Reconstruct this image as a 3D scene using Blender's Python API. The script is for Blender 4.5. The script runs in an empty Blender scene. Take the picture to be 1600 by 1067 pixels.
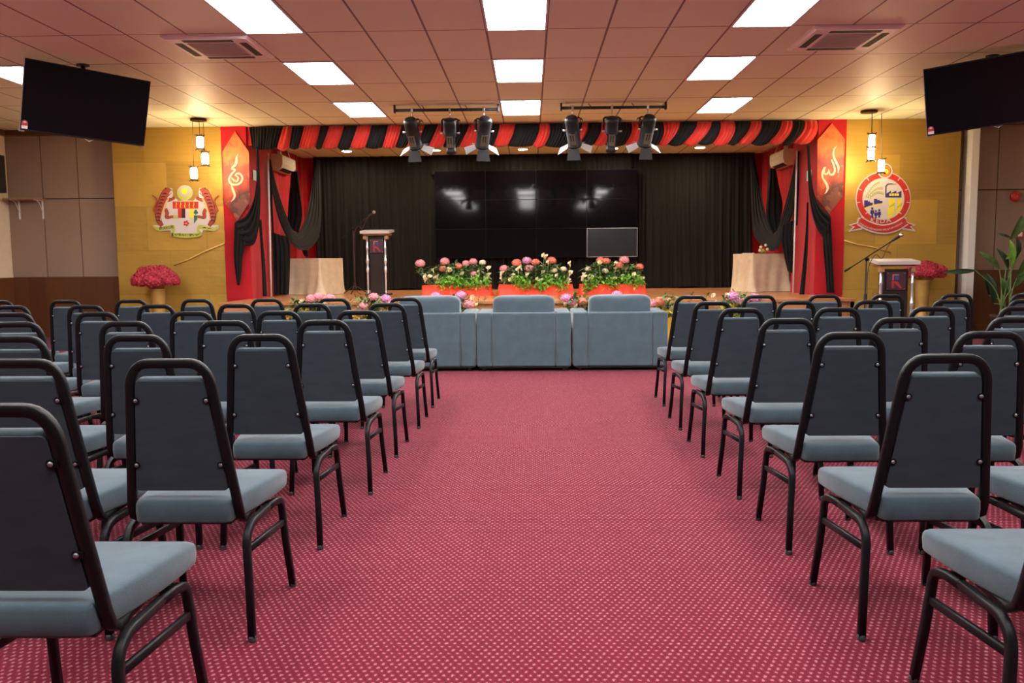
import bpy, bmesh, math, random
from mathutils import Vector, Matrix, noise as mnoise
random.seed(7)
PI = math.pi
S = bpy.context.scene
COL = S.collection
# ------------------------------------------------------------------ camera
FPX, PITCH, ROLL, YAW, EYE = 1300.0, .0958, .0078, .0225, 1.25
fo = Vector((-math.sin(YAW)*math.cos(PITCH), math.cos(YAW)*math.cos(PITCH), -math.sin(PITCH)))
ri0 = Vector((math.cos(YAW), math.sin(YAW), 0)); up0 = ri0.cross(fo)
ri = ri0*math.cos(ROLL) - up0*math.sin(ROLL)
up = ri0*math.sin(ROLL) + up0*math.cos(ROLL)
CAM = Vector((0, 0, EYE))
cd = bpy.data.cameras.new('camera'); cam = bpy.data.objects.new('camera', cd); COL.objects.link(cam)
cam.matrix_world = Matrix(((ri.x, up.x, -fo.x, CAM.x), (ri.y, up.y, -fo.y, CAM.y), (ri.z, up.z, -fo.z, CAM.z), (0, 0, 0, 1)))
cd.sensor_width = 36; cd.lens = FPX*36/1600; cd.clip_start = .05; cd.clip_end = 100
cd.dof.use_dof = True; cd.dof.focus_distance = 4.6; cd.dof.aperture_fstop = 7.5
S.camera = cam
def ray(x, y): return fo + ri*((x-800)/FPX) - up*((y-533.5)/FPX)
def aty(x, y, Y):                                   # point of the photo seen on the plane y = Y
    d = ray(x, y); return CAM + d*(Y/d.y)
def atz(x, y, z):
    d = ray(x, y); return CAM + d*((z-EYE)/d.z)
# ------------------------------------------------------------------ materials
def mat(name, col, rough=.5, metal=0., var=0., vscale=8., bump=0., bscale=80., spec=.5, sheen=0., emit=None, estr=0., col2=None, stretch=None, coat=0.):
    m = bpy.data.materials.new(name); m.use_nodes = True
    nt = m.node_tree; b = nt.nodes['Principled BSDF']; L = nt.links.new
    b.inputs['Base Color'].default_value = (*col, 1); b.inputs['Roughness'].default_value = rough
    b.inputs['Metallic'].default_value = metal; b.inputs['Specular IOR Level'].default_value = spec
    b.inputs['Sheen Weight'].default_value = sheen; b.inputs['Coat Weight'].default_value = coat
    if emit:
        b.inputs['Emission Color'].default_value = (*emit, 1); b.inputs['Emission Strength'].default_value = estr
    if var or bump:
        tc = nt.nodes.new('ShaderNodeTexCoord'); src = tc.outputs['Object']
        if stretch:
            mp = nt.nodes.new('ShaderNodeMapping'); mp.inputs['Scale'].default_value = stretch
            L(src, mp.inputs['Vector']); src = mp.outputs['Vector']
    if var:
        n = nt.nodes.new('ShaderNodeTexNoise'); n.inputs['Scale'].default_value = vscale; n.inputs['Detail'].default_value = 5
        L(src, n.inputs['Vector'])
        r = nt.nodes.new('ShaderNodeValToRGB'); r.color_ramp.elements[0].position = .3; r.color_ramp.elements[1].position = .7
        c2 = col2 or tuple(min(1, c*(1+var)) for c in col); c1 = col if col2 else tuple(c*(1-var) for c in col)
        r.color_ramp.elements[0].color = (*c1, 1); r.color_ramp.elements[1].color = (*c2, 1)
        L(n.outputs['Fac'], r.inputs['Fac']); L(r.outputs['Color'], b.inputs['Base Color'])
    if bump:
        n2 = nt.nodes.new('ShaderNodeTexNoise'); n2.inputs['Scale'].default_value = bscale; n2.inputs['Detail'].default_value = 3
        L(src, n2.inputs['Vector'])
        bp = nt.nodes.new('ShaderNodeBump'); bp.inputs['Strength'].default_value = bump; bp.inputs['Distance'].default_value = .01
        L(n2.outputs['Fac'], bp.inputs['Height']); L(bp.outputs['Normal'], b.inputs['Normal'])
    return m
class NT:                                           # tiny node-maths helper
    def __init__(s, m): s.nt = m.node_tree; s.b = s.nt.nodes['Principled BSDF']
    def node(s, t, **k):
        n = s.nt.nodes.new(t)
        for a, v in k.items(): setattr(n, a, v)
        return n
    def link(s, a, b): s.nt.links.new(a, b)
    def m(s, op, a, b=None, c=None):
        n = s.node('ShaderNodeMath', operation=op)
        for i, v in enumerate((a, b, c)):
            if v is None: continue
            if isinstance(v, (int, float)): n.inputs[i].default_value = v
            else: s.link(v, n.inputs[i])
        return n.outputs[0]
    def mix(s, f, a, b, blend='MIX'):
        n = s.node('ShaderNodeMix', data_type='RGBA', blend_type=blend)
        if isinstance(f, (int, float)): n.inputs[0].default_value = f
        else: s.link(f, n.inputs[0])
        for i, v in ((6, a), (7, b)):
            if isinstance(v, tuple): n.inputs[i].default_value = (*v, 1)
            else: s.link(v, n.inputs[i])
        return n.outputs[2]
    def obj(s):
        tc = s.node('ShaderNodeTexCoord'); sp = s.node('ShaderNodeSeparateXYZ'); s.link(tc.outputs['Object'], sp.inputs[0])
        return tc.outputs['Object'], sp.outputs
    def noise(s, v, scale, detail=3):
        n = s.node('ShaderNodeTexNoise'); n.inputs['Scale'].default_value = scale; n.inputs['Detail'].default_value = detail
        s.link(v, n.inputs['Vector']); return n.outputs['Fac']
    def bump(s, h, st, d=.01):
        bp = s.node('ShaderNodeBump'); bp.inputs['Strength'].default_value = st; bp.inputs['Distance'].default_value = d
        s.link(h, bp.inputs['Height']); s.link(bp.outputs['Normal'], s.b.inputs['Normal'])
M = {}
M['fabric'] = mat('blue_grey_suede', (.042, .068, .088), .9, var=.15, vscale=14, bump=.12, bscale=260, sheen=.25, spec=.2)
M['back'] = mat('slate_back_cloth', (.034, .044, .056), .92, var=.1, vscale=9, bump=.15, bscale=420, spec=.15, stretch=(1, 1, 3))
M['black_metal'] = mat('black_powder_coat', (.003, .0035, .0045), .46, spec=.24)
M['bolt'] = mat('bolt_steel', (.30, .31, .33), .35, .8)
M['rubber'] = mat('rubber', (.03, .032, .034), .7)
M['sofa'] = mat('sofa_velvet', (.060, .093, .116), .9, var=.12, vscale=7, bump=.1, bscale=200, sheen=.3, spec=.2)
M['dark'] = mat('dark_matte', (.012, .012, .013), .7)
M['plastic_black'] = mat('black_plastic', (.009, .009, .011), .45, spec=.3)
M['screen'] = mat('screen_glass', (.003, .003, .005), .06, spec=.26, bump=.010, bscale=1.3)
M['tv_screen'] = mat('tv_glass', (.003, .003, .004), .22, spec=.22)
M['screen_pale'] = mat('screen_pale', (.018, .022, .028), .14, spec=.8, bump=.02, bscale=2)
M['white'] = mat('white_paint', (.72, .72, .70), .55)
M['white_plastic'] = mat('ivory_plastic', (.68, .63, .53), .4)
M['ac_white'] = mat('cassette_white', (.88, .86, .82), .5)
M['grille'] = mat('grille', (.48, .45, .43), .6)
M['chrome'] = mat('chrome', (.80, .80, .82), .16, .72)
M['steel'] = mat('brushed_steel', (.62, .6, .56), .3, 1)
M['silver_top'] = mat('silver_laminate', (.66, .64, .61), .3, .35)
M['red_cloth'] = mat('red_cloth', (.40, .009, .016), .75, var=.12, vscale=3, bump=.1, bscale=300, sheen=.1, spec=.2)
M['red_swathe'] = mat('scarlet_chiffon', (.52, .020, .010), .6, var=.15, vscale=5, spec=.3, sheen=.2)
M['black_cloth'] = mat('black_cloth', (.0085, .0085, .009), .8, spec=.15, sheen=.03)
M['curtain'] = mat('black_curtain', (.0085, .008, .0075), .82, spec=.15, sheen=.05)
M['red_skirt'] = mat('bright_red_satin', (.85, .05, .015), .6, bump=.2, bscale=14)
M['champagne'] = mat('champagne_satin', (.66, .52, .34), .5, var=.1, vscale=9, bump=.12, bscale=30, sheen=.3)
M['hyd_pink'] = mat('hydrangea_pink', (.80, .33, .38), .7, var=.2, vscale=30)
M['hyd_coral'] = mat('hydrangea_coral', (.82, .24, .17), .7, var=.2, vscale=30)
M['hyd_lilac'] = mat('hydrangea_lilac', (.66, .30, .52), .7, var=.2, vscale=30)
M['hyd_red'] = mat('hydrangea_red', (.45, .03, .06), .6, var=.35, vscale=25)
M['calla'] = mat('cream_petal', (.82, .72, .52), .6)
M['spadix'] = mat('spadix', (.8, .5, .05), .6)
M['leaf'] = mat('leaf_green', (.065, .15, .035), .5, var=.35, vscale=12)
M['leaf_bright'] = mat('leaf_lime', (.20, .46, .05), .55, var=.3, vscale=12)
M['leaf_yellow'] = mat('leaf_yellow', (.50, .42, .03), .55, var=.25, vscale=12)
M['leaf_dark'] = mat('leaf_dark', (.022, .062, .030), .4, var=.3, vscale=6)
M['stem'] = mat('stem_green', (.13, .2, .06), .6)
M['ribbon_yellow'] = mat('yellow_wrap', (.72, .48, .03), .5)
M['pot'] = mat('pot_ceramic', (.05, .035, .03), .5)
M['soil'] = mat('soil', (.03, .02, .015), .9)
M['gold_plain'] = mat('gold_wrap', (.50, .30, .08), .42, .35, var=.2, vscale=5)
M['beige_wall'] = mat('beige_wall', (.72, .60, .44), .8, var=.04)
M['white_wall'] = mat('white_wall', (.45, .40, .33), .8)
M['speaker'] = mat('speaker_black', (.01, .012, .012), .6)
M['panel_light'] = mat('diffuser', (.9, .9, .9), .5, emit=(1., .98, .95), estr=37.)
M['lantern_glow'] = mat('lantern_glass', (.9, .8, .6), .4, emit=(1., .70, .36), estr=150.)
M['downlight_glow'] = mat('downlight_glow', (.9, .9, .8), .4, emit=(1., .80, .52), estr=480.)
M['bronze'] = mat('bronze', (.05, .03, .02), .4, .7)
M['cream_paint'] = mat('cream_paint', (.66, .54, .38), .5)
M['fire_red'] = mat('alarm_red', (.45, .03, .02), .4)
M['acrylic_dark'] = mat('smoked_acrylic', (.018, .012, .011), .25)
M['plaque'] = mat('plaque', (.045, .018, .026), .3)
M['logo_red'] = mat('logo_red', (.32, .012, .018), .4)
M['logo_blue'] = mat('logo_blue', (.03, .04, .25), .4)
M['logo_pink'] = mat('logo_pink', (.5, .13, .12), .4)
M['wood_top'] = mat('podium_wood', (.30, .14, .06), .4, var=.3, vscale=6, stretch=(1, 8, 8))
M['e_red'] = mat('emblem_red', (.46, .022, .012), .5)
M['e_white'] = mat('emblem_white', (.56, .52, .52), .5)
M['e_navy'] = mat('emblem_navy', (.03, .022, .16), .5)
M['e_yellow'] = mat('emblem_yellow', (.72, .62, .03), .5)
M['e_orange'] = mat('emblem_orange', (.8, .3, .03), .5)
M['e_lime'] = mat('emblem_lime', (.42, .46, .06), .5)
M['e_olive'] = mat('emblem_olive', (.30, .32, .04), .5)
M['e_black'] = mat('emblem_black', (.015, .012, .012), .5)
M['e_tiger'] = mat('emblem_tiger', (.36, .045, .02), .5)
M['e_green'] = mat('emblem_green', (.02, .13, .06), .5)
M['e_silver'] = mat('emblem_silver', (.55, .55, .53), .35, .5)
M['e_tan'] = mat('emblem_tan', (.62, .42, .18), .5)
M['sticker_red'] = mat('sticker_red', (.42, .05, .05), .5)
M['paper'] = mat('paper', (.8, .78, .72), .6)
M['shelf'] = mat('shelf_wood', (.36, .2, .1), .5)
M['led_green'] = mat('plate_green', (.35, .75, .65), .4)
M['cable'] = mat('cable', (.03, .02, .02), .6)
M['cable_red'] = mat('cable_red', (.12, .02, .03), .5)
M['barn_in'] = mat('barndoor_inside', (.55, .58, .62), .35, .3)
M['lens_blue'] = mat('lens_blue', (.05, .04, .3), .15)
M['spot_label'] = mat('spot_vent', (.12, .10, .06), .5)

def tile_mat():
    m = mat('ceiling_tile', (.66, .60, .57), .55, spec=.35); t = NT(m); v, o = t.obj()
    gx = t.m('ABSOLUTE', t.m('SUBTRACT', t.m('FRACT', t.m('DIVIDE', t.m('ADD', o[0], .4227+60), .6)), .5))
    gy = t.m('ABSOLUTE', t.m('SUBTRACT', t.m('FRACT', t.m('DIVIDE', t.m('SUBTRACT', o[1], 8.482-120), 1.2)), .5))
    lx = t.m('GREATER_THAN', gx, .5-.011/.6); ly = t.m('GREATER_THAN', gy, .5-.010/1.2)
    n = t.noise(v, 160, 2); n2 = t.noise(v, 1.3, 2)
    base = t.mix(n2, (.86, .92, .70), (.82, .87, .65))
    c = t.mix(lx, base, (.24, .19, .165)); c = t.mix(ly, c, (.30, .24, .21))
    t.link(c, t.b.inputs['Base Color']); t.bump(n, .08); return m
M['tile'] = tile_mat()
def carpet_mat():
    m = mat('carpet', (.4, .05, .09), .95, spec=.1, sheen=.04); t = NT(m); v, o = t.obj()
    nz = t.noise(v, 55, 2); nb = t.noise(v, 1.1, 4)
    u = t.m('ADD', t.m('DIVIDE', o[0], .0262), t.m('MULTIPLY', nz, .5)); w = t.m('ADD', t.m('DIVIDE', o[1], .0475), t.m('MULTIPLY', nz, .36))
    def dot(a, b):
        x = t.m('SUBTRACT', t.m('FRACT', t.m('ADD', u, a+400)), .5); y = t.m('SUBTRACT', t.m('FRACT', t.m('ADD', w, b+400)), .5)
        return t.m('SQRT', t.m('ADD', t.m('MULTIPLY', x, x), t.m('MULTIPLY', t.m('MULTIPLY', y, y), 2.2)))
    d = t.m('MINIMUM', dot(0, 0), dot(.5, .5))
    n3 = t.noise(v, 210, 2)
    dd = t.m('ADD', d, t.m('MULTIPLY', t.m('SUBTRACT', n3, .5), .34))
    r = t.node('ShaderNodeMapRange'); r.inputs[1].default_value = .13; r.inputs[2].default_value = .21; r.inputs[3].default_value = 1; r.inputs[4].default_value = 0
    t.link(dd, r.inputs[0])
    edge = t.node('ShaderNodeMapRange'); edge.inputs[1].default_value = .36; edge.inputs[2].default_value = .46; t.link(d, edge.inputs[0])
    base = t.mix(nb, (.112, .0046, .0165), (.142, .0070, .0215))
    base = t.mix(t.m('MULTIPLY', edge.outputs[0], .55), base, (.038, .0034, .0075))
    c = t.mix(t.m('MULTIPLY', r.outputs[0], .80), base, (.33, .150, .175))
    t.link(c, t.b.inputs['Base Color']); t.bump(n3, .35, .004); return m
M['carpet'] = carpet_mat()
def wood_mat(name, c1, c2, plank, axis, rough=.35, gap=.5):
    m = mat(name, c1, rough, spec=.5); t = NT(m); v, o = t.obj()
    p = t.m('DIVIDE', o[axis], plank); idx = t.m('FLOOR', p); fr = t.m('FRACT', t.m('ADD', p, 100))
    wn = t.node('ShaderNodeTexWhiteNoise', noise_dimensions='1D'); t.link(idx, wn.inputs['W'])
    mp = t.node('ShaderNodeMapping'); mp.inputs['Scale'].default_value = (6, 6, .7) if axis == 0 and 'stage' not in name else (9, .8, 9)
    t.link(v, mp.inputs[0]); g = t.noise(mp.outputs[0], 5, 5)
    f = t.m('ADD', t.m('MULTIPLY', wn.outputs['Value'], .55), t.m('MULTIPLY', g, .5))
    c = t.mix(f, c1, c2); ln = t.m('LESS_THAN', fr, .03)
    c = t.mix(t.m('MULTIPLY', ln, gap), c, tuple(a*.35 for a in c1))
    t.link(c, t.b.inputs['Base Color']); return m
M['stage_wood'] = wood_mat('stage_planks', (.34, .135, .045), (.52, .24, .095), .11, 0, .28)
M['wainscot'] = wood_mat('walnut_panelling', (.070, .022, .007), (.125, .045, .014), .30, 0, .4, .3)
M['apron_wood'] = wood_mat('apron_boards', (.36, .15, .06), (.46, .22, .09), .6, 0, .4, .4)
def gold_mat():
    m = mat('gold_wall_cloth', (.5, .3, .08), .5, .30, spec=.35); t = NT(m); v, o = t.obj()
    br = t.node('ShaderNodeTexBrick'); br.offset = .37; br.squash = 1
    cb = t.node('ShaderNodeCombineXYZ'); t.link(o[0], cb.inputs[0]); t.link(o[2], cb.inputs[1])
    t.link(cb.outputs[0], br.inputs['Vector'])
    for i, c in ((1, (.56, .34, .055)), (2, (.30, .18, .028)), (3, (.32, .19, .04))): br.inputs[i].default_value = (*c, 1)
    br.inputs['Scale'].default_value = 1; br.inputs['Mortar Size'].default_value = .006; br.inputs['Brick Width'].default_value = 1.02; br.inputs['Row Height'].default_value = .74
    n = t.noise(v, 2.2, 4)
    mp = t.node('ShaderNodeMapping'); mp.inputs['Scale'].default_value = (1, 1, 14); t.link(v, mp.inputs[0]); n2 = t.noise(mp.outputs[0], 2.0, 4)
    c = t.mix(t.m('MULTIPLY', n, .6), br.outputs['Color'], (.24, .14, .025))
    c = t.mix(t.m('MULTIPLY', n2, .40), c, (.60, .40, .085))
    t.link(c, t.b.inputs['Base Color'])
    r = t.m('ADD', t.m('MULTIPLY', n2, .25), .34); t.link(r, t.b.inputs['Roughness'])
    h = t.m('ADD', t.m('MULTIPLY', n2, .5), t.m('ADD', t.m('MULTIPLY', t.noise(v, 45, 3), .3), t.m('MULTIPLY', t.noise(v, 3.2, 2), 4.0)))
    t.bump(h, .22, .02); return m
M['gold'] = gold_mat()
def acoustic_mat():
    m = mat('taupe_acoustic_board', (.30, .21, .155), .9, spec=.15); t = NT(m); v, o = t.obj()
    n = t.noise(v, 300, 2); n2 = t.noise(v, .9, 3)
    t.link(t.mix(n2, (.275, .195, .145), (.32, .23, .17)), t.b.inputs['Base Color']); t.bump(n, .2, .004); return m
M['acoustic'] = acoustic_mat()
def panel_paint(name):
    m = mat(name, (.6, .15, .03), .5); t = NT(m); v, o = t.obj()
    n = t.noise(v, 6.5, 6); n2 = t.noise(v, 2.6, 6)
    hgt = t.m('ADD', t.m('MULTIPLY', o[2], .75), t.m('ADD', .5, t.m('MULTIPLY', t.m('SUBTRACT', n2, .5), 1.7)))
    r = t.node('ShaderNodeValToRGB'); e = r.color_ramp.elements
    e[0].position = .1; e[0].color = (.16, .045, .036, 1); e[1].position = .95; e[1].color = (.50, .085, .008, 1)
    for p, c in ((.24, (.06, .010, .009, 1)), (.40, (.26, .014, .006, 1)), (.60, (.42, .032, .006, 1)), (.78, (.54, .13, .010, 1))):
        q = e.new(p); q.color = c
    t.link(hgt, r.inputs[0])
    c = t.mix(t.m('MULTIPLY', t.m('GREATER_THAN', n, .57), .30), r.outputs[0], (.55, .17, .03))
    t.link(c, t.b.inputs['Base Color']); return m
M['art'] = panel_paint('orange_art')
# ------------------------------------------------------------------ mesh builder
class MB:
    def __init__(s, *mats): s.bm = bmesh.new(); s.mats = list(mats); s.mi = 0; s.smooth = False
    def use(s, m):
        if m not in s.mats: s.mats.append(m)
        s.mi = s.mats.index(m); return s
    def face(s, vs, smooth=None):
        try: f = s.bm.faces.new(vs)
        except ValueError: return None
        f.material_index = s.mi; f.smooth = s.smooth if smooth is None else smooth; return f
    def v(s, p): return s.bm.verts.new(p)
    def box(s, lo, hi, bev=0., mtx=None, seg=2):
        vs = [s.v((x, y, z)) for x in (lo[0], hi[0]) for y in (lo[1], hi[1]) for z in (lo[2], hi[2])]
        fs = [s.face([vs[i] for i in q], False) for q in ((0, 1, 3, 2), (4, 6, 7, 5), (0, 4, 5, 1), (2, 3, 7, 6), (0, 2, 6, 4), (1, 5, 7, 3))]
        if bev:
            es = list({e for f in fs for e in f.edges})
            r = bmesh.ops.bevel(s.bm, geom=es, offset=bev, segments=seg, affect='EDGES', profile=.5)
            for f in r['faces']: f.material_index = s.mi; f.smooth = True
            vs = list({v for f in r['faces'] for v in f.verts} | {v for v in vs if v.is_valid})
            stack = set(vs)
            for v in list(stack):
                for e in v.link_edges: stack.add(e.other_vert(v))
            vs = list(stack)
        if mtx is not None:
            for v in vs: v.co = mtx @ v.co
        return s
    def ring(s, pts): return [s.v(p) for p in pts]
    def bridge(s, a, b, closed=True, smooth=True):
        n = len(a)
        for i in range(n if closed else n-1): s.face([a[i], a[(i+1) % n], b[(i+1) % n], b[i]], smooth)
    def tube(s, pts, r, seg=8, r2=None, cap=True, smooth=True, upv=None, sq=False):
        """sweep an ellipse (r across, r2 along the frame normal) along pts; r may be a list"""
        pts = [Vector(p) for p in pts]; n = len(pts); rings = []; nrm = None
        for i, p in enumerate(pts):
            t = (pts[min(i+1, n-1)] - pts[max(i-1, 0)]).normalized()
            if nrm is None:
                a = Vector(upv) if upv else (Vector((0, 0, 1)) if abs(t.z) < .9 else Vector((1, 0, 0)))
                nrm = (a - t*a.dot(t)).normalized()
            else: nrm = (nrm - t*nrm.dot(t)).normalized()
            bi = t.cross(nrm); ra = r[i] if isinstance(r, (list, tuple)) else r; rb = ra*(r2/ra if r2 and not isinstance(r, (list, tuple)) else 1) if r2 else ra
            ring = []
            for k in range(seg):
                th = 2*PI*(k+.5)/seg; cx, cy = math.cos(th), math.sin(th)
                if sq:
                    e = .38; cx = math.copysign(abs(cx)**e, cx); cy = math.copysign(abs(cy)**e, cy)
                ring.append(s.v(p + bi*(ra*cx) + nrm*(rb*cy)))
            rings.append(ring)
        for a, b in zip(rings, rings[1:]): s.bridge(a, b, True, smooth)
        if cap:
            s.face(rings[0][::-1], False); s.face(rings[-1], False)
        return s
    def lathe(s, prof, seg=20, c=(0, 0, 0), axis=2, smooth=True, cap=True, mtx=None):
        rings = []
        for r, z in prof:
            ring = []
            for k in range(seg):
                a = 2*PI*k/seg; p = Vector((r*math.cos(a), r*math.sin(a), z))
                if axis == 1: p = Vector((p.x, -p.z, p.y))
                if axis == 0: p = Vector((p.z, p.y, -p.x))
                p = p + Vector(c)
                if mtx is not None: p = mtx @ p
                ring.append(s.v(p))
            rings.append(ring)
        for a, b in zip(rings, rings[1:]): s.bridge(a, b, True, smooth)
        if cap:
            s.face(rings[0][::-1], False); s.face(rings[-1], False)
        return s
    def slab(s, pts, d):                             # polygon pts extruded by vector d
        d = Vector(d); a = [s.v(p) for p in pts]; b = [s.v(Vector(p)+d) for p in pts]
        s.face(a[::-1], False); s.face(b, False); s.bridge(a, b, True, False); return s
    def grid(s, fn, nu, nv, smooth=True, closed_u=False):
        g = [[s.v(fn(i/nu, j/nv)) for j in range(nv+1)] for i in range(nu if closed_u else nu+1)]
        for i in range(nu):
            a, b = g[i], g[(i+1) % len(g)]
            for j in range(nv): s.face([a[j], b[j], b[j+1], a[j+1]], smooth)
        return s
    def ball(s, c, r, seg=12, rings=8, sc=(1, 1, 1), fn=None):
        c = Vector(c)
        def f(u, v):
            d = Vector((math.sin(v*PI)*math.cos(u*2*PI)*sc[0], math.sin(v*PI)*math.sin(u*2*PI)*sc[1], math.cos(v*PI)*sc[2]))
            return c + d*(r*(fn(d) if fn else 1))
        return s.grid(f, seg, rings, True, True)
    def mesh(s, name):
        bmesh.ops.remove_doubles(s.bm, verts=s.bm.verts, dist=1e-6)
        bmesh.ops.recalc_face_normals(s.bm, faces=s.bm.faces)
        me = bpy.data.meshes.new(name); s.bm.to_mesh(me); s.bm.free()
        for m in s.mats: me.materials.append(M[m] if isinstance(m, str) else m)
        return me
    def build(s, name, parent=None, loc=None):
        o = bpy.data.objects.new(name, s.mesh(name)); COL.objects.link(o)
        if parent: o.parent = parent
        if loc: o.location = loc
        return o
def tag(o, label=None, cat=None, group=None, kind=None):
    for k, v in (('label', label), ('category', cat), ('group', group), ('kind', kind)):
        if v: o[k] = v
    return o
def empty(name, loc, rz=0., label=None, cat=None, group=None):
    o = bpy.data.objects.new(name, None); COL.objects.link(o); o.location = loc; o.rotation_euler = (0, 0, rz)
    o.empty_display_size = .1
    return tag(o, label, cat, group)
KIDS = {}
def copy_tree(o, parent=None):
    c = o.copy(); COL.objects.link(c)
    if parent: c.parent = parent
    for ch in list(o.children): copy_tree(ch, c)
    return c
def struct(mb, name): return tag(mb.build(name), kind='structure')
def crom(pts, n):
    """catmull-rom through pts, n samples"""
    P = [Vector(p) for p in pts]; P = [2*P[0]-P[1]] + P + [2*P[-1]-P[-2]]; out = []; m = len(P)-3
    for k in range(n):
        t = k/(n-1)*m; i = min(int(t), m-1); f = t-i; a, b, c, d = P[i:i+4]
        out.append(.5*((2*b) + (c-a)*f + (2*a-5*b+4*c-d)*f*f + (3*b-a-3*c+d)*f**3))
    return out
ORD = ['first', 'second', 'third', 'fourth', 'fifth', 'sixth', 'seventh', 'eighth', 'ninth', 'tenth', 'eleventh', 'twelfth', 'thirteenth', 'fourteenth', 'fifteenth']
# ------------------------------------------------------------------ the setting
CZ = 3.535; XL, XR, YB, YF = -8.98, 9.1, -7.2, 14.3; ZS = .65; YC = 18.2
struct(MB('carpet').box((XL-.1, YB-.1, -.1), (XR+.1, YF+.1, 0)), 'floor')
struct(MB('tile').box((XL-.1, YB-.1, CZ), (XR+.1, YF+.05, CZ+.1)), 'ceiling')
struct(MB('tile').box((-5.4, YF+.05, CZ), (5.45, 18.6, CZ+.1)), 'ceiling_stage')
# brown acoustic boards with open joints over walnut panelling, either side of the stage
def front_wall(x0, x1, joints, name):
    mb = MB('dark'); mb.box((x0, YF+.03, 0), (x1, YF+.2, CZ)); mb.use('acoustic')
    xs = [x0] + joints + [x1]
    for a, b in zip(xs, xs[1:]):
        for z0, z1 in ((1.045, 2.375), (2.393, CZ)):
            mb.box((a+.008, YF, z0), (b-.008, YF+.04, z1))
    struct(mb, name)
front_wall(XL, -5.2, [-8.368+.0, -7.744, -7.121, -6.5], 'wall_front_left')
front_wall(5.2, XR, [5.94, 6.57, 7.2, 7.83, 8.46], 'wall_front_right')
struct(MB('wainscot').box((XL, YF-.025, 0), (-5.2, YF+.01, 1.04)), 'trim_1')
struct(MB('wainscot').box((5.2, YF-.025, 0), (XR, YF+.01, 1.04)), 'trim_2')
struct(MB('wainscot').box((XL, YF-.04, 0), (-7.1, YF-.025, .12)), 'baseboard_left')
struct(MB('wainscot').box((7.2, YF-.04, 0), (XR, YF-.025, .12)), 'baseboard_right')
struct(MB('beige_wall').box((XL-.15, YB, 0), (XL, YF+.1, CZ)), 'wall_left')
struct(MB('wainscot').box((XL, YB, 0), (XL+.025, YF-.03, 1.04)), 'trim_3')
struct(MB('beige_wall').box((XR, YB, 0), (XR+.15, YF+.1, CZ)), 'wall_right')
struct(MB('wainscot').box((XR-.025, YB, 0), (XR, YF-.03, 1.04)), 'trim_4')
struct(MB('white_wall').box((XL, YB-.15, 0), (XR, YB, CZ)), 'wall_rear')
mb = MB('bronze'); mb.mats = ['wainscot']
mb.box((XL, YF-.10, CZ-.085), (-7.05, YF+.02, CZ)); mb.box((XL, 4, CZ-.085), (XL+.09, YF-.10, CZ)); struct(mb, 'trim_5')
mb = MB('wainscot'); mb.box((7.35, YF-.10, CZ-.085), (XR, YF+.02, CZ)); struct(mb, 'trim_6')
# gold cloth-clad walls
struct(MB('gold').box((-7.03, 14.1, 0), (-5.17, 14.33, CZ), .004), 'wall_gold_left')
struct(MB('gold').box((5.22, 14.1, 0), (7.10, 14.33, CZ), .004), 'wall_gold_right')
# red columns, side walls, header beam, stage
def column(x0, x1, name):
    mb = MB('red_cloth'); mb.box((x0, 14.08, 0), (x1, 15.35, CZ), .008)
    mb.box((x0-.004, 14.074, ZS), (x1+.004, 14.2, 1.62), .004); struct(mb, name)
column(-5.17, -4.735, 'wall_column_left'); column(4.755, 5.225, 'wall_column_right')
def side_wall(x0, x1, name):
    def f(u, v):
        y = 15.3 + 3.2*u; w = .03*math.sin(u*31)+.02*math.sin(u*67)
        return (x0 + w*(1 if x0 > 0 else -1)*.5, y, ZS-.02+v*(CZ-ZS+.02))
    mb = MB('red_cloth'); mb.grid(f, 70, 2); mb.box((min(x0, x1)-.0, 15.3, 0), (max(x0, x1), 18.6, CZ)) if 0 else None
    a, b = (x1, x0-.04) if x0 < 0 else (x0+.04, x1)
    mb.box((min(a, b), 15.3, 0), (max(a, b), 18.6, CZ)); struct(mb, name)
side_wall(-4.97, -5.2, 'wall_stage_left'); side_wall(5.03, 5.26, 'wall_stage_right')
struct(MB('dark').box((-5.3, 18.5, 0), (5.4, 18.65, CZ+.05)), 'wall_stage_back')
mb = MB('red_cloth'); mb.box((-5.0, 18.38, ZS), (-4.2, 18.46, CZ)); mb.box((4.3, 18.38, ZS), (5.05, 18.46, CZ)); struct(mb, 'trim_7')
struct(MB('red_cloth').box((-4.74, 14.12, 3.22), (4.76, 14.3, CZ)), 'wall_header')
mb = MB('stage_wood')
mb.box((-4.80, 12.66, ZS-.04), (4.92, 18.5, ZS)); struct(mb, 'floor_stage')
mb = MB('apron_wood'); mb.box((-4.78, 12.70, 0), (4.90, 12.76, ZS-.04)); mb.box((-4.78, 12.70, 0), (-4.72, 14.1, ZS-.04)); mb.box((4.84, 12.70, 0), (4.90, 14.1, ZS-.04))
struct(mb, 'wall_stage_apron')
# white boxed conduit by the gold wall
struct(MB('white').box((7.235, 14.0, 0), (7.355, 14.28, CZ-.09), .004), 'trim_8')
mb = MB('white'); mb.tube([aty(418.5, 240, 14.95), aty(424, 470, 14.95)], .018, 8)
struct(mb, 'trim_9')
mb = MB('white'); mb.tube([aty(1245.5, 235, 14.95), aty(1239, 462, 14.95)], .016, 8)
struct(mb, 'trim_10')
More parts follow.
